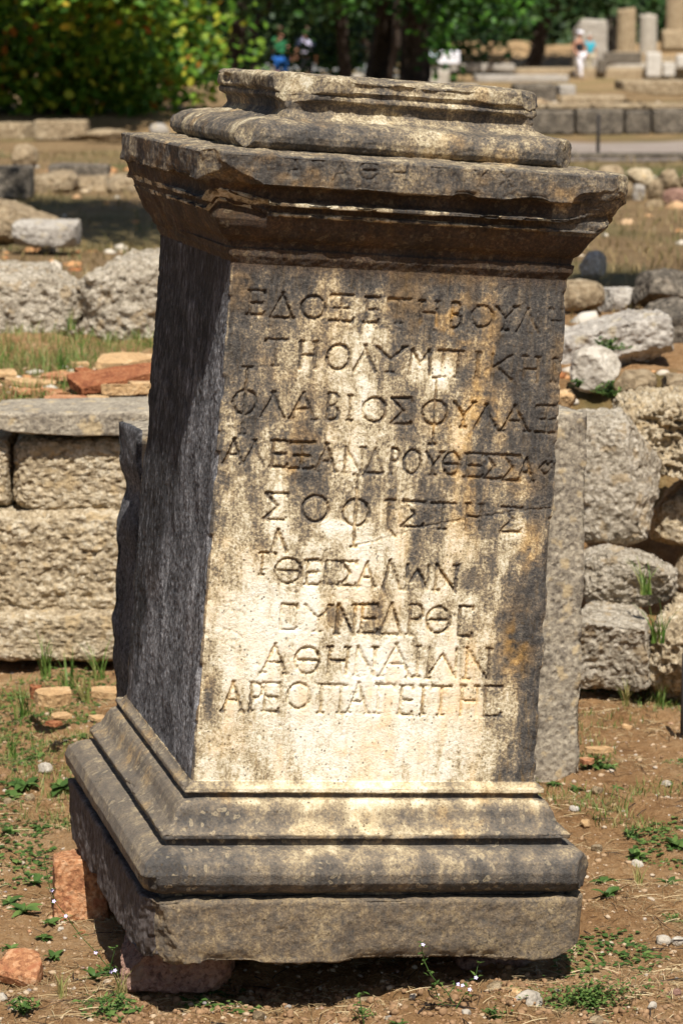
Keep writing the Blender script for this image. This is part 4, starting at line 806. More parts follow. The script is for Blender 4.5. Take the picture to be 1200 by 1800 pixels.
WD = [('r', 45, 1388, 70, 'broad leaved weed just left of the cream pebble'), ('r', 108, 1392, 70, 'leafy weed touching the left end of the plinth'), ('r', 18, 1462, 50, 'flat weed at the left edge level with the torus'), ('r', 75, 1448, 40, 'small weed on bare soil above the orange brick'), ('r', 22, 1405, 50, 'weed at the left edge beside a tan pebble'),
 ('r', 18, 1572, 54, 'weed left of the orange brick chunk, higher one'), ('r', 42, 1604, 66, 'bushy weed left of the orange brick chunk, lower one'), ('r', 88, 1620, 46, 'weed directly below the orange brick chunk'), ('r', 76, 1638, 40, 'tiny weed under the brick chunk beside the white pebble'), ('r', 20, 1650, 44, 'weed growing over the flat tile fragment'), ('r', 95, 1666, 50, 'weed to the upper right of the flat tile fragment'),
 ('r', 62, 1546, 46, 'small weed close to the upper left of the brick chunk'), ('r', 165, 1716, 60, 'weed with pointed leaves left of the pinkish stone'), ('b', 42, 1784, 100, 'spreading leafy weed in the lower left corner'), ('b', 205, 1788, 90, 'low weed at the bottom edge right of the corner weed'), ('b', 185, 1690, 60, 'thin weed climbing beside the pinkish stone'),
 ('r', 1060, 1548, 60, 'broad leaved weed at the right end of the plinth'), ('r', 1065, 1576, 56, 'weed below the broad leaved one at the right end of the plinth'), ('r', 1184, 1490, 70, 'broad weed at the right edge of the frame'), ('r', 1120, 1502, 60, 'weed left of the broad one at the right edge'), ('r', 1176, 1546, 50, 'small weed at the right edge under the cream pebble'),
 ('r', 1058, 1358, 44, 'green weed below the dry grass tuft'), ('b', 1050, 1362, 70, 'low green plant right of the upright slab foot'), ('b', 950, 1372, 50, 'small plant in the angle between pedestal and upright slab'), ('r', 1080, 1398, 30, 'tiny weed on the soil right of the slab'), ('r', 970, 1398, 34, 'dark weed behind the right end of the mouldings'), ('r', 1010, 1402, 32, 'little weed between the slab and the tan pebble'),
 ('b', 1075, 690 , 70, 'green plant under the rounded whitish stone'), ('r', 65, 1335, 46, 'weed in the patchy grass above the cream pebble'), ('b', 1110, 1470, 60, 'feathery weed on the right soil'), ('b', 1180, 1610, 60, 'dry looking weed at the right edge near the white pebbles'), ('b', 870, 1788, 60, 'weed at the bottom edge left of the clover'),
 ('r', 700, 1796, 40, 'weed under the flowering sprig at the bottom edge'), ('b', 565 + 72, 1782, 50, 'thin sprig left of the flowering sprig')]
for k, a, b, c, lb in WD:
    if b < 700: continue
    put_plant(k, a, b, c, lb)
for k, a, b, c, lb in [('g', 80, 1195, 90, 'grass tuft at the foot of the left wall near the frame edge'), ('g', 125, 1215, 80, 'long bladed tuft before the left wall'), ('g', 175, 1200, 80, 'grass tuft against the left wall beside the slab'), ('g', 42, 1270, 80, 'coarse green tuft left of the pinkish tile lump'), ('d', 150, 1235, 60, 'dry tuft between the two pale tile pieces'), ('d', 1045, 1352, 60, 'dry straw tuft right of the upright slab'), ('d', 1100, 1260, 50, 'dry tuft under the flat topped block'), ('g', 1160, 1250, 50, 'grass tuft under the mossy block'), ('d', 1120, 1550, 46, 'straw tuft on the right soil'), ('d', 215, 1760, 60, 'straw tuft below the pinkish stone'), ('d', 110, 1750, 60, 'straw tuft right of the flat tile fragment'), ('g', 20, 1330, 60, 'short tuft at the left edge under the wall')]:
    put_plant(k, a, b, c, lb, cat='grass tuft', group='grass tufts around the stones')
def plant_at(me, mt, px, py, d_, label, name='weed', cat='weed', group=None, drop=0):
    o = link(name, me, M[mt]); p = at(px, py, d_); o.location = (p.x, d_, p.z - drop); return tag(o, label, cat, group)
plant_at(bushy(16, .07, .05, 3, .014), 'weed', 1070, 612, 7.75, 'green plant on top of the large angular block', drop=.01)
plant_at(bushy(16, .06, .06, 4, .012), 'weed', 1072, 700, 7.2, 'green plant under the rounded whitish stone')
plant_at(bushy(14, .03, .03, 5, .009), 'weed', 1016, 682, 7.2, 'dark green cushion left of the green plant under the whitish stone')
plant_at(tuft(26, .09, 6, .35), 'grass', 1135, 1045, 6.3, 'yellow green grass tuft hanging between the rubble blocks', 'grass_tuft', 'grass tuft')
plant_at(tuft(26, .10, 7, .3), 'grass', 1156, 1130, 6.14, 'grass tuft growing in the joint beside the mossy block', 'grass_tuft', 'grass tuft')
plant_at(tuft(16, .07, 8, .3), 'grass', 125, 580, 8.7, 'grass tuft in the dark joint of the massive blocks', 'grass_tuft', 'grass tuft')
plant_at(tuft(20, .08, 9, .2), 'grass', 108, 650, 7.7, 'bright grass tuft standing left of the tile pile', 'grass_tuft', 'grass tuft')
plant_at(tuft(20, .08, 10, .2), 'grass', 1192, 1150, 6.4, 'grass blades at the right edge above the iron stake', 'grass_tuft', 'grass tuft')
# terrace grass, clover
GB = (np.array([[-.03, 0, 0], [.03, 0, 0], [-.022, .15, .55], [.022, .15, .55], [0, .45, 1.0]]), np.array([[0, 1, 3], [0, 3, 2], [2, 3, 4]]))
def gg(r):
    while True:
        y = 7.1 + 2.0 * r.rand() ** 1; x = r.uniform(-1.15, -.1)
        if mn_.noise((x * 3, y * 3, 2.)) > -.2: return x, y, .018 + .03 * r.rand(), (1, 1, 1)
scatter(7000, gg, GB, M['grass'], 'terrace_grass', 'short green grass growing on the earth behind the left wall')
def gg2(r):
    while True:
        x, y = in_view(r, 5.3, 6.6)
        if mn_.noise((x * 5, y * 5, 2.)) > (-.2 if x < -.4 else .1): return x, y, .010 + .024 * r.rand(), (1.2, 1, .7)
scatter(7500, gg2, GB, M['grass'], 'sparse_grass', 'sparse short grass between pedestal and wall')
LF = leafmesh(1, .8, .2, .15, 2)
def gl(r):
    while True:
        x, y = in_view(r, 3.95, 6.7)
        if mn_.noise((x * 3.2, y * 2.4, 7.)) + .5 * mn_.noise((x * 9, y * 7, 3.)) > (-.05 if x < -.42 and y > 4.7 else .36): return x, y, .006 + .009 * r.rand(), (1, 1, 1)
scatter(5200, gl, LF, M['weed'], 'ground_cover', 'creeping green ground cover in patches on the soil', zf=.004)
t = NT('shard_mat'); sm_ = t.done(t.ramp(t.attr('tint'), [(0, (.30, .11, .04)), (.3, (.50, .27, .12)), (.6, (.44, .34, .22)), (1, (.55, .50, .42))]))
def gsh(r):
    k = r.rand()
    if k < .35: y = 7.1 + .8 * r.rand(); return r.uniform(-1.0, -.3), y, .010 + .016 * r.rand() ** 2, (1.3, 1, .45)
    if k < .5: return r.uniform(.42, .95), 7.3 + 1.5 * r.rand(), .010 + .018 * r.rand() ** 2, (1.2, 1, .6)
    y = 8.8 + 11 * r.rand(); return r.uniform(-1, 1) * .135 * y, y, .014 + .05 * r.rand() ** 3, (1.2, 1, .6)
scatter(620, gsh, ICO, sm_, 'rubble_shards', 'small tile shards and stones strewn over the ruin field')
def gg3(r):
    y = 9 + 13 * r.rand(); return r.uniform(-1, 1) * .14 * y, y, .03 + .05 * r.rand(), (1.6, 1, .7)
scatter(9000, gg3, GB, mat_leaf('meadow', [(0, (.07, .09, .02)), (.35, (.22, .16, .06)), (1, (.42, .30, .14))], .2), 'dry_meadow', 'dry yellowish meadow grass beyond the rubble')
pc = Plant(); r_ = random.Random(5)
cc = at(1030, 1762, ground_d(1762, 0))
for i in range(900):
    a, rr2 = r_.uniform(0, 6.28), abs(r_.gauss(0, .5)); x = cc.x + math.cos(a) * rr2 * .105; y = cc.y + math.sin(a) * rr2 * .06; l = r_.uniform(.005, .0095)
    V_, F_ = leafmesh(l, l * .8, .2, .1, 2); pc.add(V_, F_, Matrix.Translation((x, y, zt(x, y) + r_.uniform(.001, .022))) @ Matrix.Rotation(r_.uniform(0, 6.28), 4, 'Z') @ Matrix.Rotation(r_.uniform(-.6, .5), 4, 'Y'), r_.uniform(.2, 1))
tag(link('clover_patch', pc.mesh('clover_patch'), M['weed']), 'bright green clover patch on the soil at the lower right', 'clover', kind='stuff')
# flowering sprigs
def sprig(px, py, pts, label, seed, flowers=True, leaves=True):
    d_ = ground_d(py, 0); base = at(px, py, d_); root = empty('flowering_sprig', (base.x, d_, zt(base.x, d_))); tag(root, label, 'wild flower'); r = random.Random(seed); s = F / (d_ / math.cos(PITCH))
    P_ = Plant(); Fl = []
    for br in pts:
        q = [((a - px) / s, r.uniform(-.01, .01) - .002 * i, (py - b) / s) for i, (a, b) in enumerate(br)]
        P_.stem(q, .0011, .0006, .5)
        for p in q[1:] if leaves else q[2:]:
            for k in range(5 if leaves else 2):
                l = r.uniform(.006, .013); V_, F_ = leafmesh(l, l * .55, .3, .1, 2)
                P_.add(V_, F_, Matrix.Translation((p[0] + r.uniform(-.004, .004), p[1], p[2] + r.uniform(-.008, .006))) @ Matrix.Rotation(r.uniform(0, 6.28), 4, 'Z') @ Matrix.Rotation(-r.uniform(-.3, .7), 4, 'Y'), r.uniform(.2, .9))
            if flowers and r.random() < .42: Fl.append((p[0] + r.uniform(-.006, .006), p[1] - .004, p[2] + r.uniform(-.004, .006)))
    link('stem_and_leaves', P_.mesh('sprig'), M['weed'], root)
    for f in Fl:
        PP = Plant()
        for k in range(5):
            V_, F_ = leafmesh(.0036, .0028, .1, .1, 2); PP.add(V_, F_, Matrix.Rotation(.9, 4, 'X') @ Matrix.Rotation(k * 1.257, 4, 'Z'), 0)
        o = link('blossom', PP.mesh('blossom'), M['petal'], root); o.location = f
sprig(800, 1772, [[(800, 1772), (785, 1745), (768, 1722), (752, 1700), (742, 1680), (738, 1660), (740, 1645)], [(785, 1745), (800, 1730), (818, 1722), (836, 1712), (840, 1690)], [(800, 1772), (770, 1755), (765, 1742), (760, 1725)], [(800, 1772), (815, 1750), (825, 1740)]], 'small flowering sprig with lilac blossoms before the pedestal shadow', 2)
sprig(218, 1742, [[(218, 1742), (200, 1700), (172, 1660), (140, 1625), (118, 1590), (100, 1560), (90, 1530), (78, 1478)], [(200, 1700), (196, 1680), (204, 1650)], [(218, 1742), (212, 1715), (208, 1690)]], 'long thin flowering stem leaning left from beside the pinkish stone', 3, True, True)
sprig(640, 1790, [[(640, 1790), (636, 1765), (632, 1740), (633, 1725)]], 'short upright sprig before the middle of the pedestal', 4, False)

# ------------------------------------------------------------------ stakes and posts
def rod(name, px, py0, py1, d_, r, mat, label, cat='post', group=None, parent=None):
    a, b = at(px, py1, d_), at(px, py0, d_); h = b.z - a.z; bm = bmesh.new(); bmesh.ops.create_cone(bm, cap_ends=True, segments=10, radius1=r, radius2=r * .92, depth=h); bmesh.ops.bevel(bm, geom=[e for e in bm.edges if e.calc_face_angle(0) > 1], offset=r * .25, segments=1, affect='EDGES')
    me = bpy.data.meshes.new(name); bm.to_mesh(me); bm.free(); o = link(name, me, M[mat], parent); loc = Vector((a.x, d_, a.z + h / 2)); o.location = loc - (parent.location if parent else Vector())
    if not parent: tag(o, label, cat, group)
    return o
rod('iron_stake', 1199, 1148, 1292, 6.0, .006, 'iron', 'dark iron stake standing in the soil at the right edge', 'stake')
rod('thin_post', 1050, 200, 278, 21.2, .014, 'iron', 'thin dark post in front of the long dark terrace wall')

# ------------------------------------------------------------------ far terraces, blocks, columns
tw = empty('terrace_wall', (2, 26.5, .6)); tag(tw, 'long low dark terrace wall of squared blocks behind the gravel path', 'wall')
def box_block(x0, y0, x1, y1, d_, T, mat, parent=None, name='stone_block', label=None, n=16, cat='stone block', **kw):
    a, b = at(x0, y1, d_), at(x1, y0, d_); H = b.z - a.z
    me = rock_mesh((b.x - a.x, T, H), int(x0 * 3 + y0) % 983, rnd_=0, rough=kw.pop('rough', .05), ncut=kw.pop('ncut', 0), n=n, **kw); o = link(name, me, M[mat], parent)
    o.location = Vector(((a.x + b.x) / 2, d_ + T / 2, (a.z + b.z) / 2)) - (parent.location if parent else Vector())
    if not parent: tag(o, label, cat)
    return o
xs_ = [850, 930, 1012, 1098, 1146, 1236, 1320]
for i in range(6): box_block(xs_[i], 192 + (i % 2) * 2, xs_[i + 1] - 2, 238, 26.5, .6, 'dark_stone', tw, n=14)
for i, (x0, x1, m_) in enumerate([(850, 960, 'tan_stone'), (962, 1040, 'tan_stone'), (1042, 1130, 'tan_stone'), (1132, 1240, 'tan_stone')]): box_block(x0, 183, x1, 192, 26.6, .55, m_, tw, 'lit_top_block', n=8)  # sunlit top of the wall built as a paler tan strip
box_block(903, 148, 980, 190, 30.0, .7, 'dark_stone', None, 'squared_block', 'dark squared block above the left end of the terrace wall')
box_block(982, 150, 1012, 168, 30.2, .7, 'grey_stone', None, 'squared_block', 'small grey block right of the dark squared block')
box_block(1092, 142, 1215, 168, 29.6, .9, 'tan_stone', None, 'squared_block', 'long tan block with dark underside at the right of the terrace', cuts=[(-.6, 0, -.8, .8)])
rbl = []
r = random.Random(3)
def gr_(rr):
    return rr.uniform(1.9, 4.0), 27.3 + 2.8 * rr.rand(), .04 + .06 * rr.rand(), (1, 1, .7)
t = NT('rubble_mat'); rm_ = t.done(t.ramp(t.attr('tint'), [(0, (.2, .13, .07)), (.6, (.4, .29, .17)), (1, (.5, .44, .36))]))
scatter(700, gr_, ICO, rm_, 'rubble', 'loose tan rubble on the slope above the terrace wall')
box_block(820, 162, 905, 186, 29.0, .5, 'tan_stone', None, 'squared_block', 'low tan block left of the dark squared block')
box_block(764, 150, 842, 166, 40.0, 1.2, 'pale_stone', None, 'squared_block', 'pale long block beyond the crown moulding at right')
box_block(1000, 270, 1400, 279, 20.95, .25, 'dark_stone', None, 'kerb_stone', 'long low kerb painted shadow dark along the near side of the gravel path', cat='kerb')  # dark stone colour stands for the kerb's shadow
box_block(700, 150, 772, 172, 38.0, .8, 'tan_stone', None, 'squared_block', 'tan block close to the right side of the dark trunk')
box_block(835, 132, 1000, 145, 62.0, 1.2, 'grey_stone', None, 'squared_block', 'long low grey stone row in front of the walking couple')
box_block(985, 168, 1100, 184, 28.4, .6, 'tan_stone', None, 'squared_block', 'long broken tan block resting on the terrace rubble', ncut=7)
def gr2(rr): return rr.uniform(3.0, 9.5), 40 + 34 * rr.rand(), .06 + .16 * rr.rand() ** 2, (1.5, 1, .5)
scatter(420, gr2, ICO, rm_, 'far_rubble', 'small scattered stones on the far dry plateau')
# platform steps under the columns
st_ = empty('temple_platform', (12, 108, 0)); tag(st_, 'pale stepped stone platform carrying the column stumps', 'platform')
box_block(905, 120, 1500, 150, 104.2, 3, 'tan_stone', st_, 'step', n=20, rough=.01); box_block(1060, 112, 1500, 121, 106, 3, 'pale_stone', st_, 'step', n=20, rough=.01); box_block(1070, 102, 1500, 113, 108.5, 8, 'tan_stone', st_, 'step', n=20, rough=.01)
def column(x, y0, y1, w_, d_, label, mat='tan_stone', base=True):
    s = F / d_; r = w_ / 2 / s; a = at(x, y1, d_); b = at(x, y0, d_); H = b.z - a.z; root = empty('column', (a.x, d_ + r, a.z)); tag(root, label, 'column', 'columns of the ruined temple')
    nb, nz = 120, 14; Vv = []; 
    hb = .16 * H if base else 0
    for j in range(nz + 1):
        z = hb + (H - hb) * j / nz; rr3 = r * (1 - .06 * j / nz)
        for i in range(nb):
            th = 2 * math.pi * i / nb; fl = abs(math.sin(th * 10)); q = rr3 * (1 - .06 * fl); z_ = z
            if j == nz: z_ += .05 * H * float(vn(np.array([[math.cos(th) * 1.5, math.sin(th) * 1.5, x]]), 3)[0])
            Vv.append((q * math.cos(th), q * math.sin(th), z_))
    Fs = [(j * nb + i, j * nb + (i + 1) % nb, (j + 1) * nb + (i + 1) % nb, (j + 1) * nb + i) for j in range(nz) for i in range(nb)]
    Vv.append((0, 0, H)); k = len(Vv) - 1; Fs += [(nz * nb + i, nz * nb + (i + 1) % nb, k, k) for i in range(nb)]
    bm = bmesh.new(); bv = [bm.verts.new(v) for v in Vv]
    for f in Fs: bm.faces.new([bv[q] for q in dict.fromkeys(f)])
    me = bpy.data.meshes.new('drum'); bm.to_mesh(me); bm.free(); link('drum', me, M[mat], root)
    if base:
        o = link('column_base', rock_mesh((r * 2.7, r * 2.7, hb), 9, rnd_=0, rough=.03, n=10), M['tan_stone'], root); o.location = (0, 0, hb / 2)
column(1101, 16, 104, 34, 109, 'short fluted column stump, leftmost of the temple columns')
column(1139, 26, 106, 32, 110, 'slightly lower fluted column stump, middle of the temple columns', 'pale_stone')
column(1187, -160, 92, 34, 109, 'tall fluted column at the right edge of the frame')
column(1075, 30, 104, 18, 114, 'narrow dark column stump behind the leftmost stump', 'dark_stone', False)
box_block(1008, 34, 1068, 122, 110, 1.2, 'grey_stone', None, 'standing_block', 'tall grey standing block left of the column stumps', n=24, cuts=[(-.7, 0, .7, 1.05)], rough=.05)
box_block(1062, 92, 1128, 112, 106, .6, 'dark_stone', None, 'squared_block', 'dark block at the foot of the leftmost column stump')
box_block(1135, 92, 1162, 136, 103.6, .5, 'marble_block', None, 'marble_block', 'white marble block on the steps below the middle column')
box_block(1165, 110, 1186, 134, 103.4, .5, 'marble_block', None, 'marble_block', 'small white marble block on the lowest step at right')
box_block(1189, 96, 1212, 118, 103.6, .5, 'marble_block', None, 'marble_block', 'white marble block at the right edge on the steps')
box_block(1050, 104, 1066, 128, 103.8, .5, 'dark_stone', None, 'squared_block', 'dark upright block just right of the walking couple')
# low walls around y 100-125 left of it
for (x0, y0, x1, y1, d_, mt, lb) in [(745, 112, 905, 126, 96, 'grey_stone', 'long low grey wall right of the dark tree trunks'), (800, 96, 900, 112, 112, 'tan_stone', 'far tan retaining wall behind the slanting trunk'), (600, 130, 660, 150, 60, 'pale_stone', 'pale far block between the visitors and the posts'), (655, 116, 690, 150, 62, 'pale_stone', 'pale far block beside the white post'), (752, 122, 790, 150, 62, 'pale_stone', 'pale far block right of the dark trunk')]:
    box_block(x0, y0, x1, y1, d_, 1.0, mt, None, 'squared_block', lb, n=12)
bk = box_block(744, 90, 808, 114, 92, 1.6, 'white', None, 'covered_block', 'low block under white and pale blue covers beside the trunk', n=16, cat='covered block', cuts=[(-.5, 0, .8, .8)])
o = link('cover_sheet', rock_mesh((.5, 1.65, .2), 4, rnd_=.2, rough=.05, n=10), M['paleblue'], bk); o.location = (-.2, 0, .1)
fence = empty('rail_fence', (0, 76, 0)); tag(fence, 'low grey post and rail fence behind the two central visitors', 'fence')
for px in (470, 520, 552, 598, 640, 686): rod('fence_post', px, 112, 160, 76, .05, 'greymetal', None, parent=fence)
for py in (122, 134):
    a, b = at(460, py, 76), at(700, py, 76); bm = bmesh.new(); bmesh.ops.create_cube(bm, size=1); bmesh.ops.scale(bm, vec=(b.x - a.x, .05, .05), verts=bm.verts); me = bpy.data.meshes.new('rail'); bm.to_mesh(me); bm.free()
    o = link('rail', me, M['greymetal'], fence, False); o.location = (a + b) / 2 - fence.location
# tan earth bank behind
bankV = []; 

# ------------------------------------------------------------------ people
def skinmesh(name, verts, edges, radii, sub=2, root=0):
    me = bpy.data.meshes.new(name); me.from_pydata(verts, edges, []); o = bpy.data.objects.new(name, me); COL.objects.link(o)
    sk = o.modifiers.new('s', 'SKIN'); sk.use_smooth_shade = True
    for i, r in enumerate(radii):
        me.skin_vertices[0].data[i].radius = (r, r) if not isinstance(r, tuple) else r
        me.skin_vertices[0].data[i].use_root = i == root
    ss = o.modifiers.new('u', 'SUBSURF'); ss.levels = sub; ss.render_levels = sub
    dg = bpy.context.evaluated_depsgraph_get(); m2 = bpy.data.meshes.new_from_object(o.evaluated_get(dg)); bpy.data.objects.remove(o); m2.name = name; return m2
def person(px, py, d_, h, face, label, shirt, legs, pose, hair='hair', hat=None, shorts=False, sleeves=False, pack=None, group=None):
    p = at(px, py, d_); root = empty('person', p, face); tag(root, label, 'person', group); root.scale = (h / 1.75,) * 3
    st, ar = pose   # stride, arm swing
    J = dict(pel=(0, 0, .95), wa=(0, 0, 1.1), ch=(0, .01, 1.3), nk=(0, 0, 1.47), nk2=(0, -.01, 1.53), hd=(0, -.02, 1.63), tp=(0, -.01, 1.71),
      hl=(-.09, 0, .90), kl=(-.10, -st * .5, .49), al=(-.10, st * .1 + -st * .7, .09), tl=(-.11, -.14 - st * .7, .03), hr=(.09, 0, .90), kr=(.10, st * .35, .50), ar_=(.10, st * .95, .12), tr=(.11, st * .95 - .13, .03),
      sl=(-.18, 0, 1.42), el=(-.25, ar * .3, 1.15), wl=(-.24, -.12 - ar * .1, .93), ml=(-.24, -.16, .86), sr=(.18, 0, 1.42), er=(.25, -ar * .3, 1.15), wr=(.24, -.15 + ar * .3, .93), mr=(.24, -.18, .86))
    K = list(J); E_ = [('pel', 'wa'), ('wa', 'ch'), ('ch', 'nk'), ('nk', 'nk2'), ('nk2', 'hd'), ('hd', 'tp'), ('pel', 'hl'), ('hl', 'kl'), ('kl', 'al'), ('al', 'tl'), ('pel', 'hr'), ('hr', 'kr'), ('kr', 'ar_'), ('ar_', 'tr'), ('ch', 'sl'), ('sl', 'el'), ('el', 'wl'), ('wl', 'ml'), ('ch', 'sr'), ('sr', 'er'), ('er', 'wr'), ('wr', 'mr')]
    RD = dict(pel=.13, wa=.12, ch=.14, nk=.075, nk2=.055, hd=.095, tp=.07, hl=.085, kl=.055, al=.038, tl=.035, hr=.085, kr=.055, ar_=.038, tr=.035, sl=.06, el=.042, wl=.03, ml=.035, sr=.06, er=.042, wr=.03, mr=.035)
    me = skinmesh('body', [J[k] for k in K], [(K.index(a), K.index(b)) for a, b in E_], [RD[k] for k in K]); link('body', me, M['skin'], root)
    def garment(nm, keys, es, mat, g=1.22, over={}):
        vs_ = [over.get(k, J[k]) for k in keys]; me = skinmesh(nm, vs_, [(keys.index(a), keys.index(b)) for a, b in es], [RD[k] * g + .008 for k in keys]); link(nm, me, M[mat], root)
    mids = lambda a, b, t: tuple(J[a][i] + (J[b][i] - J[a][i]) * t for i in range(3))
    kk = ['pel', 'wa', 'ch', 'sl', 'sr']; ee = [('pel', 'wa'), ('wa', 'ch'), ('ch', 'sl'), ('ch', 'sr')]; ov = {'pel': (0, 0, .98)}
    if sleeves: kk += ['el', 'er']; ee += [('sl', 'el'), ('sr', 'er')]; ov.update(el=mids('sl', 'el', .75), er=mids('sr', 'er', .75))
    garment('shirt', kk, ee, shirt, 1.14, ov)
    kk = ['pel', 'hl', 'kl', 'hr', 'kr']; ee = [('pel', 'hl'), ('hl', 'kl'), ('pel', 'hr'), ('hr', 'kr')]; ov = {}
    if not shorts: kk += ['al', 'ar_']; ee += [('kl', 'al'), ('kr', 'ar_')]
    else: ov = dict(kl=mids('hl', 'kl', .85), kr=mids('hr', 'kr', .85))
    garment('shorts' if shorts else 'trousers', kk, ee, legs, 1.25, ov)
    me = rock_mesh((.21, .235, .20), 3, rnd_=1, rough=.03, n=10); o = link('hair', me, M[hair], root); o.location = (0, .025, 1.70)
    for x in (-.105, .11):
        q = J['al'] if x < 0 else J['ar_']; o = link('shoe', rock_mesh((.10, .28, .10), 5, rnd_=.5, rough=.02, n=8), M['shoe'], root); o.location = (q[0], q[1] - .07, max(q[2] - .045, .045))
    if hat:
        o = link('cap', rock_mesh((.25, .27, .16), 6, rnd_=1, rough=.02, n=12, cuts=[(0, 0, -1, .2)]), M[hat], root); o.location = (0, 0, 1.755)
        o = link('cap_brim', rock_mesh((.19, .16, .03), 7, rnd_=.5, rough=.02, n=8), M[hat], root); o.location = (0, -.16, 1.735)
    if pack:
        o = link('backpack', rock_mesh((.30, .17, .42), 8, rnd_=.35, rough=.06, n=12), M[pack], root); o.location = (0, .22, 1.25)
        for x in (-.09, .09):
            o = link('strap', rock_mesh((.05, .30, .05), 8, rnd_=.2, rough=.02, n=6), M[pack], root); o.location = (x, .02, 1.47)
    return root
ZG = 104
person(1017, 139, 103.2, 1.68, R(40), 'woman in a white cap, black top and white trousers walking left', 'black', 'white', (.35, .3), hat='white')
person(1034, 140, 104.6, 1.66, R(35), 'walker in a turquoise shirt and pale trousers right of the white cap', 'turq', 'khaki', (.3, .4), hair='greyhair', sleeves=True)
person(494, 166, 73, 1.72, R(160), 'person in a green shirt and blue shorts among the dark trees', 'green', 'blue', (.1, .5), hair='hair', shorts=True, sleeves=True)
person(538, 170, 72, 1.74, R(5), 'person in dark clothes carrying a lilac grey backpack', 'navy', 'black', (.1, .2), hair='hair', shorts=True, sleeves=True, pack='lilac').rotation_euler = (0, 0, R(178))

# ------------------------------------------------------------------ trees
def leafcloud(blobs, n, size, seed, name='crown', aspect=.8):
    """blobs: (x,y,z,rx,ry,rz,weight) ellipsoids filled with clumps of small leaves"""
    r = np.random.RandomState(seed); w_ = np.array([b[6] for b in blobs], float); w_ /= w_.sum(); nc = max(1, n // 14)
    bi = r.choice(len(blobs), nc, p=w_); B = np.array([b[:6] for b in blobs])[bi]; u = r.normal(size=(nc, 3)); u /= np.linalg.norm(u, axis=1, keepdims=True); u *= (r.rand(nc, 1) ** .45)
    C = B[:, :3] + u * B[:, 3:6]; ct2 = np.clip(r.normal(.45, .22, nc), 0, 1)
    C = np.repeat(C, 14, 0); tint = np.clip(np.repeat(ct2, 14) + r.normal(0, .14, len(C)), 0, 1); m = len(C)
    C = C + r.normal(size=(m, 3)) * size * 1.5; nrm = r.normal(size=(m, 3)) * .7 + np.array([0, -.35, .8]); nrm /= np.linalg.norm(nrm, axis=1, keepdims=True)
    t = np.cross(nrm, r.normal(size=(m, 3))); t /= np.linalg.norm(t, axis=1, keepdims=True); b = np.cross(nrm, t); s = size * r.uniform(.6, 1.2, (m, 1))
    pts = [(-.5, 0), (-.2, .42), (.25, .4), (.55, 0), (.25, -.4), (-.2, -.42)]
    V = np.stack([C + t * s * p + b * s * q * aspect + nrm * s * (.12 * abs(q) * 2) for p, q in pts], 1).reshape(-1, 3)
    i = np.arange(m)[:, None] * 6; Fq = np.concatenate([np.hstack([i, i + 1, i + 2, i + 3]), np.hstack([i, i + 3, i + 4, i + 5])])
    return npmesh(name, V, Fq, dict(tint=np.repeat(tint, 6)))
def trunkmesh(paths):
    P_ = Plant()
    for pts, r0, r1 in paths:
        n = len(pts); k = 10; V = []; Fs = []
        for i, p in enumerate(pts):
            r = r0 + (r1 - r0) * i / (n - 1)
            for j in range(k):
                a = 2 * math.pi * j / k; q = r * (1 + .16 * math.sin(3 * a + i) + .1 * math.sin(5 * a + 2 * i)); V.append((p[0] + q * math.cos(a), p[1] + q * math.sin(a), p[2]))
        for i in range(n - 1):
            for j in range(k): a = i * k + j; b = i * k + (j + 1) % k; Fs.append((a, b, b + k, a + k))
        P_.add(V, Fs, Matrix.Identity(4), 0)
    return P_.mesh('trunk')
def tree(name, x, y, label, blobs, n, size, leafmat, trunks, cat='tree', group=None, seed=1):
    z = zt(x, y) - .05; root = empty(name, (x, y, z)); tag(root, label, cat, group)
    link('crown', leafcloud(blobs, n, size, seed), M[leafmat], root, smooth=False)
    link('trunk', trunkmesh(trunks), M['bark'], root)
def limb(x, y, z, x2, y2, z2, r0, r1, n=7, w_=.08):
    r = random.Random(int(abs(x2 * 91 + z2 * 37))); L = math.dist((x, y, z), (x2, y2, z2))
    return ([(x + (x2 - x) * i / n + r.uniform(-1, 1) * w_ * L * .3 * (0 < i < n), y + (y2 - y) * i / n + r.uniform(-1, 1) * w_ * L * .3 * (0 < i < n), z + (z2 - z) * i / n) for i in range(n + 1)], r0, r1)
# the big bush at left, 27 m off: upper boughs overhang, foot stays in their shade
tree('judas_shrub', -2.68, 28.0, 'large leafy shrub with yellowing leaves filling the upper left', 
     [(-1.2, -1.7, 1.45, 1.1, .35, .38, 3.6), (.25, -1.8, 1.5, .85, .35, .4, 3.2), (-.5, -1.2, 1.9, 1.8, .5, .4, 3), (.55, -1.2, 1.1, .5, .3, .3, .9), (-2.2, -1.3, 1.3, .8, .4, .5, 1.6), (-1.0, .4, .9, 1.8, .6, .9, 3), (.6, .4, .7, .85, .5, .7, 2.2), (-.4, -.2, 2.5, 1.9, .9, .5, 2.5), (-.3, .8, 1.3, 2.2, .5, 1.3, 3), (-.4, 1.2, .5, 2.4, .4, .6, 3), (-1.0, -.5, .45, 1.9, .3, .4, 2.2), (.5, -.5, .4, .8, .3, .35, 1), (-1.5, -.9, .75, .5, .2, .2, .25), (.1, -.9, .7, .5, .2, .2, .25)],
     26000, .105, 'bush', [limb(0, 0, 0, -.6, -.2, 2.2, .07, .03), limb(.1, 0, 0, .5, -.3, 2.4, .07, .03), limb(-.2, 0, 0, -1.5, .1, 2.0, .06, .02), limb(.0, .1, 0, .1, .2, 2.8, .08, .03)], 'shrub', seed=4)
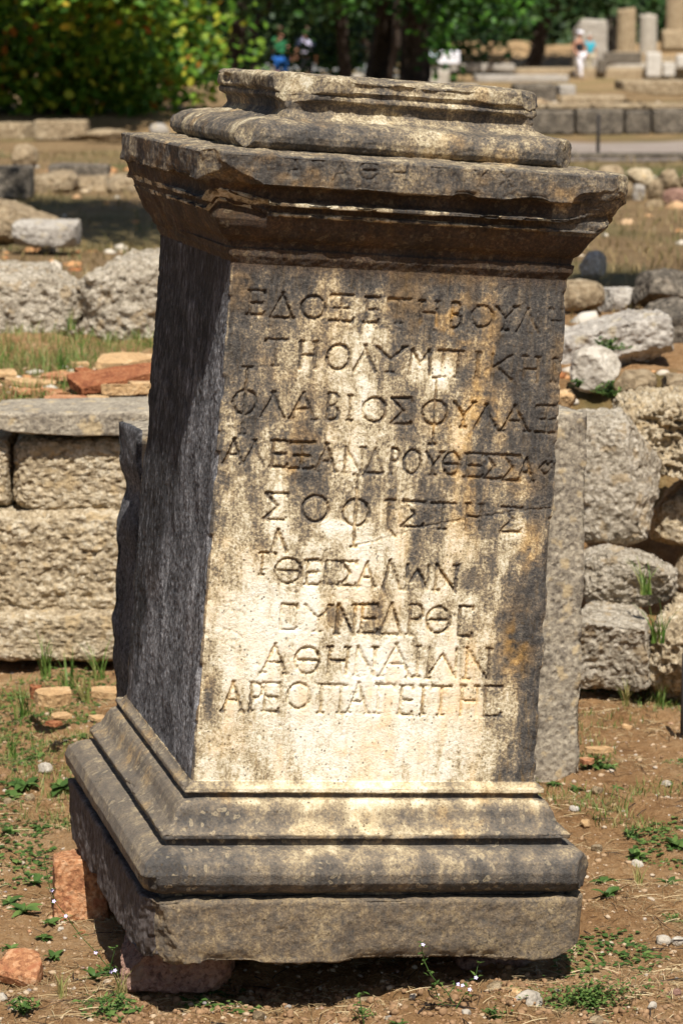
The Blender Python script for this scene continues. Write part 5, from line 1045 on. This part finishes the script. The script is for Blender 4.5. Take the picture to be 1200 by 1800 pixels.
# dark trees behind the pedestal
tree('dark_tree', .80, 33.0, 'tree with thick dark trunk and bright green leaves behind the pedestal top',
     [(0, -.6, 2.6, 2.0, 1.5, .9, 4), (.3, -2.5, 1.55, .7, .3, .25, .8), (.95, -2.5, 1.3, .28, .2, .2, .35), (-.75, -2.4, 1.5, .4, .25, .25, .35), (.25, -2.3, .75, .12, .1, .1, .06), (.6, -1.1, 1.35, .75, .5, .42, 1.0), (-.5, -.9, 1.45, .8, .5, .4, .8), (-1.0, -.5, 1.9, 1.0, .8, .5, 1.2), (1.0, -1.0, 1.0, .18, .15, .12, .12), (0, 0, 3.6, 2.3, 2.0, .8, 4)],
     12000, .10, 'leaf', [limb(0, 0, -.1, .05, 0, 2.6, .18, .12), limb(-.45, .2, -.1, -.15, 0, 2.6, .13, .08), limb(0, 0, 1.6, 1.1, -.6, 2.6, .07, .03), limb(0, 0, 1.5, -1.0, -.6, 2.5, .07, .03)], seed=5)
tree('dark_tree', -.9, 44.0, 'shady tree with several thin trunks behind the left visitors',
     [(0, -.5, 3.0, 3.0, 2.2, 1.3, 4), (.2, .8, 1.2, 2.6, .5, 1.1, 2), (-1.0, -1.2, 1.9, .9, .6, .5, .9), (.6, -1.0, 1.9, 1.0, .6, .45, .6), (0, 0, 4.3, 3.2, 2.4, .8, 3)], 9000, .13, 'pine',  # deep shade of this crown put into the darker leaf colour
     [limb(-.9, 0, -.3, -.6, 0, 2.8, .16, .1), limb(1.0, .1, -.3, .7, 0, 2.8, .12, .07), limb(1.5, .1, -.3, 1.9, 0, 2.8, .14, .07), limb(-.5, .1, 1.2, .3, .1, 2.6, .05, .03)], seed=6)
tree('dark_tree', 8.0, 112.0, 'dark tree with slanting trunk left of the standing block', 
     [(-2.2, -1, 3.6, 3.2, 2.5, 1.7, 4), (1.2, 0, 4.4, 3.4, 2.6, 1.8, 4), (-1, -.5, 5.8, 4, 3, 1.4, 3)], 6000, .30, 'pine', [limb(-.6, 0, -.2, .3, 0, 3.4, .34, .24), limb(.2, 0, 2.4, 2.0, 0, 4.4, .15, .08)], seed=7)
tree('dark_tree', 2.6, 96.0, 'dark spreading tree whose low boughs fill the top middle',
     [(0, 0, 3.2, 4.5, 2.6, 1.8, 4), (-1.5, 1.5, 1.2, 5, 1, 1.4, 3), (-3.5, 0, 4.0, 3.5, 2.6, 1.7, 3), (0, 0, 5.4, 5, 3, 1.5, 3)], 7000, .28, 'pine', [limb(0, 0, -.2, .3, 0, 3.4, .3, .2), limb(-1.6, .5, -.2, -1.9, 0, 3.6, .22, .16)], seed=8)
tree('dark_tree', -5.5, 100.0, 'dark tree behind the green shirted visitor', 
     [(0, 0, 3.6, 4.5, 2.6, 1.8, 4), (0, 1.8, 1.3, 5, 1, 1.5, 3), (3, 0, 3.6, 3, 2.4, 1.4, 3), (0, 0, 5.6, 5, 3, 1.5, 3)], 6000, .28, 'pine', [limb(2.6, 0, -.2, 2.3, 0, 3.4, .35, .22), limb(.6, .5, -.2, .9, 0, 3.6, .3, .2)], seed=9)
# woodland beyond, one mass
bl = []; rr_ = random.Random(11)
for i in range(46): bl.append((-60 + i * 2.9 + rr_.uniform(-1, 1), 128 + rr_.uniform(0, 8), rr_.uniform(1.0, 5.0), 3.2, 2.6, rr_.uniform(1.8, 3.6), 1.4))
for i in range(30): bl.append((-56 + i * 4.2, 140, 8, 4, 3, 3.5, 1))
tag(link('woodland', leafcloud(bl, 42000, .52, 12, 'woodland'), M['pine'], smooth=False), 'dense dark green woodland closing the view behind the ruins', 'woodland', kind='stuff')
# hill behind the wood
nx_, ny_ = 90, 12; Xh, Yh = np.meshgrid(np.linspace(-260, 260, nx_), np.linspace(142, 330, ny_)); Zh = np.interp(Yh, [142, 160, 330], [-.5, 3, 42]) + 3 * fbm(np.stack([Xh * .03, Yh * .03, 0 * Xh], -1), 3, 3)
ih = np.arange((ny_ - 1) * nx_).reshape(ny_ - 1, nx_)[:, :-1].ravel(); hm = npmesh('hill', np.stack([Xh, Yh, Zh], -1).reshape(-1, 3), np.stack([ih, ih + 1, ih + nx_ + 1, ih + nx_], 1))
t = NT('hill_scrub'); tag(link('hill', hm, t.done(t.ramp(t.noise(.4, 8, .7), [(.35, (.012, .025, .008)), (.65, (.05, .075, .02))]))), 'scrubby wooded hill behind the ruins', kind='structure')
# tan earth bank in front of the wood, right half
Xh, Yh = np.meshgrid(np.linspace(-2, 24, 120), np.linspace(113, 127, 16)); Zh = np.interp(Yh, [113, 116, 121, 127], [-.2, .5, 1.15, 1.0]) + .25 * fbm(np.stack([Xh * .5, Yh * .5, 0 * Xh], -1), 5, 4) - .1 - 1.4 * (1 - sst(2.5, 4.5, Xh)) - 1.4 * sst(17, 20, Xh)
ih = np.arange(15 * 120).reshape(15, 120)[:, :-1].ravel(); hm = npmesh('earth_bank', np.stack([Xh, Yh, Zh], -1).reshape(-1, 3), np.stack([ih, ih + 1, ih + 121, ih + 120], 1))
t = NT('bank_soil'); tag(link('earth_bank', hm, t.done(t.ramp(t.noise(1.2, 8, .7), [(.35, (.15, .09, .04)), (.65, (.42, .28, .14))]))), 'dry tan earth bank below the woodland', kind='structure')
# two small trees outside the frame whose shade lies on the rubble
tree('olive_tree', -2.75, 13.2, 'small olive tree left of the frame shading the left rubble', [(1.2, -.6, 4.2, 1.6, 1.1, .45, 4), (0, -.4, 4.4, 1.4, 1, .6, 2)], 20000, .07, 'leaf', [limb(0, 0, 0, -.1, -.2, 3.9, .11, .05), limb(-.05, -.1, 2.6, 1.0, -.5, 4.1, .05, .02)], seed=21)
tree('olive_tree', 2.55, 8.2, 'small olive tree right of the frame shading the dark boulders', [(-.75, -.1, 3.9, .55, .55, .35, 3), (0, 0, 4.2, .9, .9, .5, 1)], 7000, .06, 'leaf', [limb(0, 0, 0, -.2, 0, 3.7, .09, .04), limb(-.1, 0, 2.6, -.7, -.1, 3.8, .04, .02)], seed=22)
